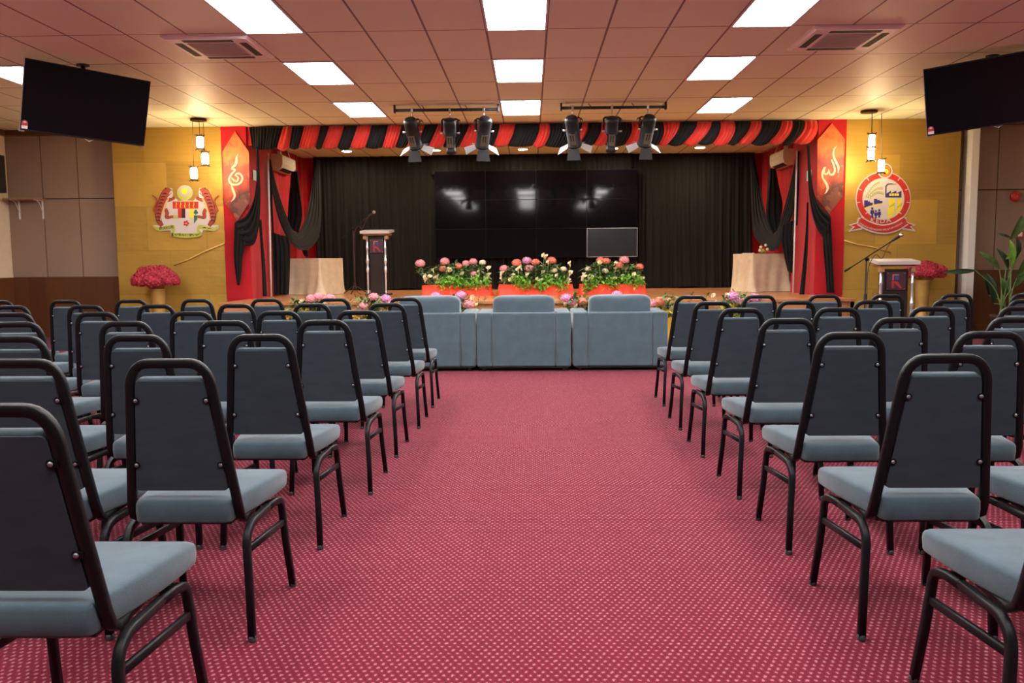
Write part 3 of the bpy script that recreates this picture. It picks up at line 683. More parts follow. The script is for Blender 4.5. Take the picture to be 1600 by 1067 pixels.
# colours read off one by one from x = 1003 to the end
tail = ['black_cloth', 'black_cloth', 'red_swathe', 'black_cloth', 'red_swathe', 'black_cloth', 'red_swathe', 'black_cloth', 'red_swathe', 'black_cloth', 'red_swathe']
for i in range(len(BD)-1):
    (a0, b0), (a1, b1) = BD[i], BD[i+1]
    xa0, xa1 = aty(a0, 193, 14.0).x, aty(a1, 193, 14.0).x; xb0, xb1 = aty(b0, 228, 14.0).x, aty(b1, 228, 14.0).x
    sag = .02 + .03*random.random(); mid = (xb1-xb0); nf = max(2, int(5*(xa1-xa0)/.25))
    zb = 3.155 + .012*random.random(); big = i in (0, 36, 37)
    def f(u, v, xa0=xa0, xa1=xa1, xb0=xb0, xb1=xb1, sag=sag, nf=nf, zb=zb, i=i):
        vv = v; x = (xa0+(xa1-xa0)*u)*(1-vv) + (xb0+(xb1-xb0)*u)*vv + .04*math.sin(vv*PI)*(1 if i > 18 else .6)
        bulge = .045 + .09*math.sin(PI*min(1, vv*.97+.03))**.7 + .035*math.sin(PI*u)
        return Vector((x, -bulge - .010*math.sin(u*nf*2*PI+vv*2) - .006*math.sin(u*nf*5+1), 3.515 - (3.515-zb+sag*math.sin(PI*u))*vv - CZ))
    mb = MB(seq[i]); mb.grid(f, nf*7, 12); o = mb.build('swathe', r); md = o.modifiers.new('thickness', 'SOLIDIFY'); md.thickness = .004
    o['label'] = 'scarlet swathe' if seq[i] == 'red_swathe' else 'black swathe'
# ------------------------------------------------------------------ video wall
r = empty('video_wall', (.12, YC-.16, ZS), 0, 'big black video wall of twelve screens in front of the stage curtain', 'video wall')
sx0, sx1, sz0, sz1 = -2.035, 2.33, 1.318, 3.17
sx0, sx1 = aty(680, 335, 17.95).x, aty(996, 335, 17.95).x; sz1, sz0 = aty(838, 265.5, 17.95).z, aty(838, 402.5, 17.95).z
pw, ph_ = (sx1-sx0)/4, (sz1-sz0)/3
for i in range(4):
    for j in range(3):
        x0, z0 = sx0+i*pw-.12, sz0+j*ph_-ZS; odd = (i == 3 and j == 0); y0 = -.09 - (.03 if odd else 0)
        t1, t2 = random.uniform(-.004, .004), random.uniform(-.006, .006)
        mb = MB('dark'); mb.box((x0+.002, y0, z0+.002), (x0+pw-.002, .0, z0+ph_-.002), .004); p = mb.build('display_panel', r)
        mb = MB('screen_pale' if odd else 'screen'); mb.box((x0+.005, y0-.003, z0+.005), (x0+pw-.005, y0+.002, z0+ph_-.005))
        if odd:
            p['label'] = 'paler display panel with a light bezel'
            mb.use('steel')
            for lo, hi in (((x0+.002, y0-.004, z0+.002), (x0+pw-.002, y0+.002, z0+.010)), ((x0+.002, y0-.004, z0+ph_-.010), (x0+pw-.002, y0+.002, z0+ph_-.002)), ((x0+.002, y0-.004, z0), (x0+.009, y0+.002, z0+ph_)), ((x0+pw-.009, y0-.004, z0), (x0+pw-.002, y0+.002, z0+ph_))): mb.box(lo, hi)
        mb.build('screen', p)
mb = MB('black_cloth')
for x in (-1.9, -.7, .7, 1.9): mb.box((x-.02, .01, 0), (x+.02, .05, sz1-ZS-.05))
mb.build('support_frame', r)
# split air conditioners on the stage side walls
def split_ac(xw, s, y0, y1, z0, z1, label):
    r = empty('wall_air_conditioner', (xw, (y0+y1)/2, z0), 0, label, 'air conditioner', 'wall air conditioners'); h = (y1-y0)/2; d = .215; H = z1-z0
    prof = [(0, 0), (.10, 0), (.19, .05), (d, .12), (d, H-.03), (d-.03, H), (0, H)]
    mb = MB('white_plastic'); a = mb.ring([(s*p, -h, z) for p, z in prof]); b = mb.ring([(s*p, h, z) for p, z in prof]); mb.bridge(a, b, True, False); mb.face(a, False); mb.face(b, False)
    mb.build('casing', r)
    mb = MB('dark'); mb.slab([(s*.105, -h*.75, .006), (s*.188, -h*.75, .052), (s*.188, h*.75, .052), (s*.105, h*.75, .006)], (s*.004, 0, -.006)); mb.build('air_outlet', r)
    MB('ac_white').box((min(s*d, s*(d+.004)), -h*.85, .20), (max(s*d, s*(d+.004)), h*.85, .206)).build('front_seam', r)
    mb = MB('white'); mb.box((min(0, s*.06), -.05, H+.02), (max(0, s*.06), .05, H+.11)); mb.build('junction_box', r); mb = MB('white'); mb.tube(crom([(s*.05, h*.9, .1), (s*.10, h+.12, .25), (s*.06, h+.22, .32), (s*.03, h+.12, CZ-z0-.02)], 16), .012, 6); mb.build('drain_pipe', r)
split_ac(-4.965, 1, 16.15, 17.05, 3.04, 3.34, 'cream wall air conditioner on the red side wall, lectern side of the stage')
split_ac(5.025, -1, 16.15, 17.05, 3.04, 3.34, 'cream wall air conditioner on the red side wall, factory emblem side of the stage')
for nm, xx, t in (('wall_plate', -4.725, 'pale green lit control plate on the red column on the lectern side'), ('wall_plate', 4.745, 'pale green lit control plate on the red column on the factory emblem side')):
    p = aty(408.5 if xx < 0 else 1259.5, 274, 14.4); mb = MB('white'); s = 1 if xx < 0 else -1
    mb.box((min(0, s*.014), -.11, -.085), (max(0, s*.014), .11, .085), .003); mb.use('led_green'); mb.box((min(s*.014, s*.017), -.095, -.07), (max(s*.014, s*.017), .095, .07))
    tag(mb.build(nm, None, (xx, 14.42, p.z)), t, 'control plate', 'control plates')
M['gold_cord_mat'] = mat('gold_cord', (.75, .48, .14), .4, .2)
# ------------------------------------------------------------------ flat artwork helpers (all on the wall plane, facing the hall)
def disc(c, r, n=32, sy=1., a0=0, a1=2*PI): return [(c[0]+r*math.cos(a0+(a1-a0)*k/(n if a1-a0 >= 2*PI-.01 else n-1)), c[1]-r*sy*math.sin(a0+(a1-a0)*k/(n if a1-a0 >= 2*PI-.01 else n-1))) for k in range(n)]
def stroke(p, n=None):
    """outline of a brush stroke given (x, y, half width) control points"""
    n = n or len(p)*5; c = crom([(a[0], a[1], a[2]) for a in p], n); L_, R_ = [], []
    for i, q in enumerate(c):
        t = c[min(i+1, n-1)] - c[max(i-1, 0)]; t.z = 0; t.normalize(); w_ = max(.3, q.z)
        L_.append((q.x-t.y*w_, q.y+t.x*w_)); R_.append((q.x+t.y*w_, q.y-t.x*w_))
    return L_ + R_[::-1]
class Plate:
    """pieces of a flat plate: pixel-sheet coordinates to points on the wall"""
    def __init__(s, fn, Y, par): s.fn, s.Y, s.par = fn, Y, par
    def piece(s, name, m, polys, lift, th=.003, label=None, strip=False):
        mb = MB(m)
        for i_, p in enumerate(polys):
            q = [s.fn(x, y, s.Y) for x, y in p]
            q = [Vector((v.x, s.Y-lift-.0003*(i_ % 5), v.z)) for v in q]
            if strip:                                # brush strokes: quads across the stroke
                h = len(q)//2; a, b = q[:h], q[h:][::-1]
                for i in range(h-1):
                    k = [a[i], a[i+1], b[i+1], b[i]]; mb.slab(k, (0, -th, 0))
            else: mb.slab(q, (0, -th, 0))
        o = mb.build(name, s.par); o.matrix_parent_inverse = Matrix(); o.location = -s.par.location
        if label: o['label'] = label
        return o
_fc = {}
def glyph(ch):
    if ch not in _fc:
        cu = bpy.data.curves.new('g', 'FONT'); cu.body = ch; cu.size = 1; cu.resolution_u = 3; cu.offset = 0 if ch == 'M' else .011; ob = bpy.data.objects.new('g', cu)
        me = ob.to_mesh(); vs = [(v.co.x, v.co.y) for v in me.vertices]; fs = [tuple(p.vertices) for p in me.polygons]
        ob.to_mesh_clear(); bpy.data.objects.remove(ob); bpy.data.curves.remove(cu)
        x0 = min(v[0] for v in vs); x1 = max(v[0] for v in vs); _fc[ch] = ([(a-x0, b) for a, b in vs], fs, x1-x0)
    return _fc[ch]
def lettering(mb, text, path, size, Y, gap=.10, bold=1., sx=1.):
    """letters set along path (list of Vectors on the wall), centred"""
    d = [0]
    for a, b in zip(path, path[1:]): d.append(d[-1]+(b-a).length)
    tot = sum((.30 if c == ' ' else glyph(c)[2]+gap) for c in text)*size*sx - gap*size*sx; s0 = (d[-1]-tot)/2
    def at(s_):
        s_ = max(0, min(d[-1]-1e-6, s_))
        for i in range(len(d)-1):
            if d[i+1] >= s_: f = (s_-d[i])/max(1e-9, d[i+1]-d[i]); return path[i].lerp(path[i+1], f), (path[i+1]-path[i]).normalized()
    for c in text:
        if c == ' ': s0 += .30*size*sx; continue
        vs, fs, w_ = glyph(c); p, t = at(s0+w_*size*sx/2); t = Vector((t.x, 0, t.z)).normalized(); n = Vector((-t.z, 0, t.x))
        V = [mb.v(Vector((0, Y, 0)) + Vector((p.x, 0, p.z)) + t*((a-w_/2)*size*sx) + n*(b*size)) for a, b in vs]
        for f in fs: mb.face([V[i] for i in f], False)
        s0 += (w_+gap)*size*sx
# ------------------------------------------------------------------ orange art boards with white brush calligraphy
def art(poly, strokes, fn, label):
    c = sum((aty(x, y, 14.05) for x, y in poly), Vector())/len(poly); r = empty('art_board', c, 0, label, 'art board', 'orange art boards')
    mb = MB('art'); mb.slab([aty(x, y, 14.05)-c for x, y in poly], (0, .022, 0)); mb.build('board', r)
    P = Plate(fn, 14.05, r); P.piece('calligraphy', 'cream_paint', [stroke(s_) for s_ in strokes], 0.001, .006, strip=True)
art([(367, 205), (388.5, 237), (390.5, 315), (371, 345), (350, 315), (347.5, 237)],
    [[(300, 425, 1), (285, 470, 9), (281, 520, 14), (262, 560, 12), (228, 588, 8)], [(222, 600, 5), (268, 606, 8), (228, 655, 9), (200, 710, 10), (215, 755, 10), (265, 775, 10), (325, 752, 10), (349, 700, 10), (325, 655, 9), (285, 650, 8), (268, 676, 6)], [(262, 668, 3), (300, 690, 8), (285, 738, 9), (236, 708, 7), (232, 690, 3)], [(222, 775, 4), (242, 830, 11), (262, 890, 11), (250, 930, 8), (220, 962, 1)]],
    lambda x, y, Y: aty(330+x/7.116, 180+y/7.116, Y), 'pointed orange art board with a spiral cream brush mark, on the lectern side column')
art([(1300, 192.5), (1320, 217), (1317, 307), (1295.5, 334), (1276.5, 310), (1277.5, 218.5)],
    [[(1112, 388, 1), (1085, 432, 7), (1080, 480, 9), (1100, 540, 11), (1132, 605, 10), (1128, 668, 3)], [(1062, 528, 6), (1085, 590, 9), (1095, 640, 9), (1078, 682, 10), (1045, 680, 8), (1030, 628, 2)], [(1036, 640, 3), (1020, 672, 8), (988, 680, 7), (984, 650, 6), (1002, 606, 3)], [(990, 606, 4), (966, 660, 8), (970, 720, 9), (1000, 770, 12), (1021, 820, 11), (1010, 860, 7), (988, 888, 1)]],
    lambda x, y, Y: aty(1140+x/6.67, 170+y/6.67, Y), 'pointed orange art board with tall cream brush letters, on the factory emblem side column')
# ------------------------------------------------------------------ tiger crest
C7 = lambda x, y, Y: aty(220+x/8.207, 270+y/8.207, Y)
r = empty('wall_crest', C7(580, 500, 14.09), 0, 'large coat of arms with two tigers and a shield on the gold wall', 'crest')
P = Plate(C7, 14.095, r)
mir = lambda pl: [(1156-a[0], a[1]) + tuple(a[2:]) for a in pl]
board = [(270, 240), (325, 192), (402, 200), (412, 262), (404, 318), (452, 330), (480, 362), (578, 350), (676, 362), (704, 330), (752, 318), (744, 262), (754, 200), (831, 192), (886, 240), (906, 330), (960, 480), (950, 600), (925, 672), (1008, 672), (1000, 720), (950, 752), (800, 735), (785, 805), (590, 835), (390, 808), (385, 735), (240, 755), (160, 690), (165, 672), (240, 672), (205, 600), (198, 480), (250, 330)]
P.piece('backing', 'e_white', [board, disc((568, 258), 98)], 0, .012)
P.piece('crescent', 'e_lime', [disc((567, 262), 92)], .012); P.piece('star_ring', 'e_silver', [disc((570, 240), 72)], .015)
star = [(567+(48 if k % 2 == 0 else 36)*math.cos(k*PI/14), 236+(48 if k % 2 == 0 else 36)*math.sin(k*PI/14)) for k in range(28)]
P.piece('star', 'e_yellow', [star], .018)
for mk in (lambda p: p, mir):
    body = mk([(398, 248, 12), (378, 244, 34), (335, 250, 46), (300, 300, 40), (268, 380, 40), (243, 470, 40), (232, 550, 34), (240, 620, 26), (278, 682, 16)])
    wid = lambda p, e: [(a[0], a[1], a[2]+e) for a in p]
    P.piece('tiger_outline', 'e_black', [stroke(wid(body, 7)), stroke(wid(mk([(300, 345, 26), (360, 350, 18), (440, 322, 12)]), 5)), stroke(wid(mk([(320, 460, 16), (340, 520, 20), (335, 572, 14), (420, 562, 12)]), 5))], .0122, .001, strip=True)
    P.piece('tiger', 'e_tiger', [stroke(body), stroke(mk([(300, 345, 26), (360, 350, 18), (440, 322, 12)])), stroke(mk([(320, 460, 16), (340, 520, 20), (335, 572, 14), (420, 562, 12)])), stroke(mk([(205, 505, 12), (172, 470, 10), (208, 380, 9), (205, 335, 8), (150, 285, 5)]))], .013, strip=True)
    P.piece('tiger_stripes', 'e_black', [stroke(mk([(x-34, y+6, 4), (x, y, 8), (x+24, y+12, 3)])) for x, y in ((318, 265), (300, 305), (283, 345), (268, 385), (255, 430), (245, 475), (238, 520), (235, 565), (240, 610))], .0165, strip=True)
    P.piece('tiger_belly', 'e_tan', [stroke(mk([(360, 330, 10), (325, 400, 14), (300, 470, 12), (275, 540, 8), (258, 620, 5)]))], .0165, strip=True)
    P.piece('tiger_eye', 'e_black', [disc(mk([(362, 236)])[0], 6, 10), stroke(mk([(330, 214, 3), (322, 200, 7), (338, 196, 3)])), stroke(mk([(398, 262, 2), (384, 272, 4), (366, 268, 2)]))], .0172, .001)
    P.piece('tiger_face', 'e_silver', [stroke(mk([(396, 226, 4), (388, 250, 9), (370, 276, 5)]))], .0165, strip=True)
S_ = [('shield_band', 'e_red', [(412, 368), (744, 368), (740, 460), (416, 460)]), ('shield_field', 'e_white', [(416, 460), (480, 460), (480, 545), (420, 545)]), ('shield_field', 'e_red', [(480, 460), (530, 460), (530, 580), (484, 580)]), ('shield_field', 'e_black', [(530, 460), (576, 460), (576, 580), (530, 580)]), ('shield_field', 'e_white', [(576, 460), (628, 460), (628, 580), (576, 580)]), ('shield_field', 'e_yellow', [(628, 460), (682, 460), (682, 580), (628, 580)]), ('shield_field', 'e_white', [(682, 460), (740, 460), (738, 545), (682, 545)]), ('shield_field', 'e_green', [(684, 547), (738, 547), (725, 600), (688, 652)]), ('shield_field', 'e_lime', [(420, 547), (482, 547), (482, 582), (428, 582)]), ('shield_field', 'e_silver', [(430, 584), (484, 584), (486, 655), (450, 622)]), ('shield_point', 'e_white', [(486, 582), (682, 582), (684, 654), (590, 714), (488, 656)])]
for nm, m, p in S_: P.piece(nm, m, [p], .013)
P.piece('kris', 'e_yellow', [stroke([(x-4, 380, 4), (x+4, 400, 4), (x-4, 425, 4), (x+3, 452, 3)]) for x in (460, 516, 572, 628, 684)], .016, strip=True)
P.piece('shield_flower', 'e_red', [disc((588+24*math.cos(a*2*PI/5), 648+24*math.sin(a*2*PI/5)), 15, 12) for a in range(5)], .016)
P.piece('shield_tree', 'e_green', [disc((710, 492), 20, 12), disc((698, 512), 16, 12), disc((724, 512), 16, 12), [(706, 520), (714, 520), (716, 540), (704, 540)]], .016)
P.piece('shield_marks', 'e_silver', [disc((448, 490), 12, 10), disc((452, 522), 9, 10), disc((520, 636), 18, 10), disc((652, 630), 18, 10)], .016)
rib = [stroke([(165, 680, 6), (230, 722, 22), (320, 712, 24), (410, 690, 22), (430, 740, 14), (410, 790, 18), (500, 800, 28), (590, 806, 28), (690, 800, 28), (775, 785, 18), (745, 740, 14), (760, 690, 22), (850, 712, 24), (945, 722, 22), (1005, 680, 6)], 90)]
P.piece('ribbon', 'e_lime', rib, .017, .004, strip=True)
mb = MB('e_black')
lettering(mb, 'BERSEKUTU', [C7(250, 728, 14.07), C7(410, 710, 14.07)], .062, 14.0735, .05); o = mb.build('motto', r); o.location = -r.location; mb = MB('e_black'); lettering(mb, 'BERTAMBAH MUTU', [C7(405, 806, 14.07), C7(635, 814, 14.07)], .062, 14.0735, .05)
o = mb.build('motto', r); o.location = -r.location
P.piece('motto_script', 'e_black', [stroke([(640, 800, 4), (665, 792, 5), (690, 806, 3)]), stroke([(700, 790, 3), (725, 798, 5), (755, 782, 3)]), stroke([(800, 706, 3), (825, 700, 5), (845, 712, 3)]), stroke([(860, 704, 3), (885, 712, 5), (910, 708, 2)])], .0215, .001, strip=True)
# ------------------------------------------------------------------ round factory emblem
C8 = lambda x, y, Y: aty(1310+x/8.207, 250+y/8.207, Y)
r = empty('wall_emblem', C8(570, 500, 14.09), 0, 'large round red and white emblem with factory, houses and family on the gold wall', 'emblem')
P = Plate(C8, 14.095, r); c0 = (572, 500)
band = lambda w_: stroke([(262, 778, w_), (400, 852, w_), (560, 888, w_), (720, 856, w_), (858, 778, w_)], 40)
tails = [[(300, 760), (255, 735), (235, 800), (125, 835), (190, 855), (128, 920), (300, 890)], [(825, 755), (865, 735), (880, 795), (992, 835), (930, 852), (985, 915), (815, 890)]]
P.piece('backing', 'e_white', [disc(c0, 354, 64), disc((592, 140), 98, 32)] + [[(512+(x-512)*1.0, y) for x, y in t] for t in tails], 0, .012)
P.piece('backing_ribbon', 'e_white', [band(62)], .010, .012, strip=True)
P.piece('ring', 'e_red', [disc(c0, 342, 64)], .012, .003); P.piece('field', 'e_white', [disc(c0, 268, 64)], .015, .002)
P.piece('crown_surround', 'e_white', [disc((592, 140), 96, 32)], .0152, .003)
P.piece('crown_ring', 'e_red', [disc((592, 140), 78, 32)], .0184, .001); P.piece('crown_disc', 'e_orange', [disc((592, 140), 66, 32)], .0195, .001)
P.piece('crown_crescent', 'e_red', [disc((600, 145), 46, 32)], .0205, .001); P.piece('crown_centre', 'e_yellow', [disc((604, 148), 34, 24)], .0215, .001)
ticks = []
for a in (52, 128, 22, 158, -8, 188, -40, 220):
    t = math.radians(a); d = (math.cos(t), -math.sin(t)); n = (-d[1]*5, d[0]*5)
    if a in (-40, 220): lo, hi = 262, 300
    elif a in (52, 128): lo, hi = 300, 345
    else: lo, hi = 300, 345
    ticks.append([(c0[0]+d[0]*q+s_*n[0], c0[1]+d[1]*q+s_*n[1]) for q, s_ in ((lo, 1), (lo, -1), (hi, -1), (hi, 1))])
P.piece('ticks', 'e_white', ticks, .0155, .002)
P.piece('quarter_lines', 'e_silver', [[(573, 240), (577, 240), (570, 765), (566, 765)], [(308, 488), (838, 488), (838, 492), (308, 492)]], .0172, .001)
P.piece('factory', 'e_navy', [[(595, 482), (595, 335), (618, 312), (625, 330), (612, 345), (612, 432), (668, 392), (668, 425), (738, 392), (738, 425), (802, 395), (802, 482)], stroke([(612, 318, 8), (660, 308, 8), (700, 312, 5), (745, 310, 2)])], .0172, .002)
P.piece('factory_windows', 'e_yellow', [[(648+32*k, 430), (674+32*k, 430), (674+32*k, 459), (648+32*k, 459)] for k in range(4)], .0193, .001)
P.piece('water_channels', 'e_yellow', [[(640, 494), (716, 494), (716, 600), (700, 705), (672, 735), (612, 752), (640, 690), (618, 650), (640, 630)], [(745, 494), (806, 494), (802, 620), (760, 680), (722, 708), (735, 660), (728, 620), (745, 610)]], .0172, .002)
P.piece('channel_band', 'e_lime', [[(642, 598), (716, 545), (716, 580), (642, 615)], [(746, 600), (806, 550), (806, 580), (746, 618)]], .0193, .001)  # slanting lime bands of the emblem design across the yellow channels
P.piece('houses', 'e_navy', [[(325, 615), (325, 518), (372, 518), (372, 532), (400, 532), (400, 548), (434, 548), (434, 578), (380, 592)], [(450, 572), (450, 500), (490, 500), (490, 512), (524, 512), (524, 526), (558, 526), (558, 555), (500, 560)]], .0172, .002)
P.piece('field_line', 'e_yellow', [stroke([(328, 625, 5), (400, 598, 7), (480, 578, 7), (560, 566, 7)])], .0193, .002, strip=True)
fam = []
for x, h, s_ in ((428, 608, 1.), (474, 645, .82), (518, 632, .9)):
    fam += [disc((x, h+14*s_), 16*s_, 14), [(x-22*s_, h+34*s_), (x+22*s_, h+34*s_), (x+26*s_, h+85*s_), (x+12*s_, h+82*s_), (x+13*s_, 748-(x-470)**2*.004), (x-13*s_, 748-(x-470)**2*.004), (x-12*s_, h+82*s_), (x-26*s_, h+85*s_)]]
P.piece('family', 'e_navy', fam, .0172, .002)
gr = []
for k, (x0, y0, x1, y1) in enumerate(((345, 470, 505, 300), (370, 480, 545, 370), (400, 486, 560, 440))):
    for i in range(9):
        f = i/8; x, y = x0+(x1-x0)*f, y0+(y1-y0)*f - 34*math.sin(f*PI)
        for s_ in (-1, 1): gr.append(stroke([(x, y, 2), (x+9, y-9*s_-6, 6), (x+20, y-16*s_-8, 2)], 6))
P.piece('rice_ears', 'e_olive', gr, .0172, .002, strip=True)
P.piece('ribbon', 'e_red', [band(46)], .0225, .003, strip=True)
P.piece('ribbon_tail', 'e_red', [[(292, 775), (262, 755), (246, 812), (158, 836), (214, 856), (158, 898), (288, 872)]], .0128, .003); P.piece('ribbon_tail', 'e_red', [[(830, 772), (858, 755), (872, 806), (958, 836), (908, 854), (955, 893), (826, 872)]], .0128, .003)
mb = MB('e_white'); lettering(mb, 'KEDA', [C8(430, 788, 14), C8(490, 803, 14), C8(560, 809, 14), C8(630, 804, 14), C8(700, 786, 14)], .098, 14.066, .20, sx=1.2); o = mb.build('lettering', r); o.location = -r.location
mb = MB('e_white'); lettering(mb, 'LEMBAGA KEMAJUAN WILAYAH KEDAH', [C8(x, 906-((x-560)/300)**2*104, 14) for x in range(262, 870, 20)], .046, 14.0655, .09, sx=.88); o = mb.build('ribbon_lettering', r); o.location = -r.location
for s, a, b, t in (('l', (272, 414), (351, 380), 'lectern'), ('r', (1317, 375), (1392, 394), 'emblem')):
    mb = MB('gold_cord_mat'); p, q = aty(*a, 14.085), aty(*b, 14.085); mb.tube([p, p.lerp(q, .3)+Vector((0, 0, -.012)), p.lerp(q, .6)+Vector((0, 0, .006)), q], .011, 8)
    tag(mb.build('gold_cord'), f'thin gold cord stretched slanting across the gold wall, {t} side', 'cord', 'gold cords on the gold walls')
# ------------------------------------------------------------------ lantern pendants
def pendant(cx, cy, lan, label):
    c = atz(cx, cy, CZ); r = empty('pendant_lamp', c, 0, label, 'pendant lamp', 'pendant lamps with three lanterns')
    MB('bronze').lathe([(.125, 0), (.125, -.028), (.115, -.034)], 28).build('ceiling_rose', r)
    for k, (x, y) in enumerate(lan):
        p = aty(x, y, c.y + (-.05, .03, .05)[k]) - c
        mb = MB('cable'); mb.tube([(p.x*.9, p.y, -.03), (p.x, p.y, p.z+.12)], .0045, 6); mb.build('cord', r)
        mb = MB('lantern_glow'); mb.lathe([(.040, -.088), (.049, -.06), (.053, 0), (.049, .06), (.040, .088)], 20, c=p); sh = mb.build('lantern_shade', r)
        mb = MB('bronze')
        for z, rr in ((.10, .048), (-.10, .048)):
            mb.lathe([(rr, z-.012), (rr+.012, z-.006), (rr+.012, z+.006), (rr, z+.012)], 20, c=p)
        for a in range(6):
            t = a*PI/3+.2; d = Vector((math.cos(t), math.sin(t), 0))
            mb.tube([p+d*.052+Vector((0, 0, -.115)), p+d*.060, p+d*.052+Vector((0, 0, .115))], .0055, 6)
            for z in (-.112, .112): mb.tube([p+d*.06+Vector((0, 0, z)), p+d*.078+Vector((0, 0, z*1.06))], .007, 6)
        mb.build('lantern_frame', sh)
pendant(310, 186, ((312.5, 222.5), (320.5, 248), (303, 271)), 'three lit lanterns hanging from one ceiling rose before the tiger crest')
pendant(1358, 173, ((1362, 220), (1361, 240.5), (1377, 259.5)), 'three lit lanterns hanging from one ceiling rose before the round factory emblem')
# ------------------------------------------------------------------ cloth-covered tables
def cloth_table(x, y, ang, a, b, z0, h, label):
    r = empty('cloth_covered_table', (x, y, z0), ang, label, 'table', 'cloth-covered tables on the stage')
    MB('wood_top').box((.01, .01, h-.035), (a-.01, b-.01, h-.006)).build('tabletop', r)
    for px in (.05, a-.05):
        for py in (.05, b-.05): MB('wood_top').box((px-.02, py-.02, 0), (px+.02, py+.02, h-.035)).build('leg', r)
    mb = MB('champagne'); N = 200; per = 2*(a+b); rings = []
    def edge(s_):
        s_ %= per
        if s_ < a: return Vector((s_, 0, 0)), Vector((0, -1, 0))
        if s_ < a+b: return Vector((a, s_-a, 0)), Vector((1, 0, 0))
        if s_ < 2*a+b: return Vector((a-(s_-a-b), b, 0)), Vector((0, 1, 0))
        return Vector((0, b-(s_-2*a-b), 0)), Vector((-1, 0, 0))
    Z = [h, h-.006, h*.85, h*.65, h*.45, h*.28, h*.14, h*.05, .004]
    for j, z in enumerate(Z):
        ring = []; f = (1-z/h)
        for k in range(N):
            p, n = edge(per*k/N); q = per*k/N
            cn = min(abs(((q % a if q < a else q)-c_)) for c_ in (0, a, a+b, 2*a+b, per)); pk = math.exp(-(cn/.10)**2)
            wv = .018*math.sin(q*11+1.5*math.sin(q*5))+.012*math.sin(q*23+2*f) + .05*pk*f + .035*mnoise.noise(Vector((q*3, f*3, 4)))
            fl = .045*f**5
            zz = max(.004, z + (.012*math.sin(q*17)*f if j < len(Z)-1 else 0))
            ring.append(mb.v((p.x+n.x*(wv*f+fl+.003), p.y+n.y*(wv*f+fl+.003), zz)))
        rings.append(ring)
    for p, q in zip(rings, rings[1:]): mb.bridge(p, q)
    mb.face(rings[0], False); mb.build('tablecloth', r); return r
cloth_table(-3.955, 15.60, PI-math.radians(25), .78, .72, ZS, .69, 'box-shaped table covered to the floor in champagne satin, near the lectern on stage') if 0 else None
def quad_table(cx, cy, th, a, b, label):
    """cx, cy: the corner that points at the hall; th: turn of the front edge"""
    return cloth_table(cx, cy, th, a, b, ZS, .69 if cx < 0 else .71, label)
# lectern side: the front edge runs back towards the wall on the lectern side
t = math.radians(-25); quad_table(-3.955-.78*math.cos(t), 15.60-.78*math.sin(t), t, .78, .70, 'table under champagne satin to the floor, between the lectern and the draped lectern-side wall')
t = math.radians(25); quad_table(4.12, 15.60, t, .86, .56, 'table under champagne satin to the floor, with a small ornament on top')
p = Vector((4.30, 16.0, ZS+.712))
r = empty('table_ornament', (4.42, 15.98, ZS+.714), .3, 'small cream and brown shell-like ornament on the satin-covered table', 'ornament')
mb = MB('bronze'); mb.lathe([(.10, 0), (.11, .012), (.02, .02)], 16); mb.build('base', r)
for k in range(9):
    a = k*.7; MB('calla' if k % 3 else 'leaf_yellow').ball((.09*math.cos(a)*(.4+.07*k), .06*math.sin(a), .03+.012*k*(k % 2+.5)), .028, 10, 7).build('bead', r)
tag(MB('paper').box((-.10, -.07, 0), (.10, .07, .012), .002).build('booklet', None, (4.13, 15.95, ZS+.714)), 'flat pale booklet lying at the edge of the satin-covered table', 'booklet')
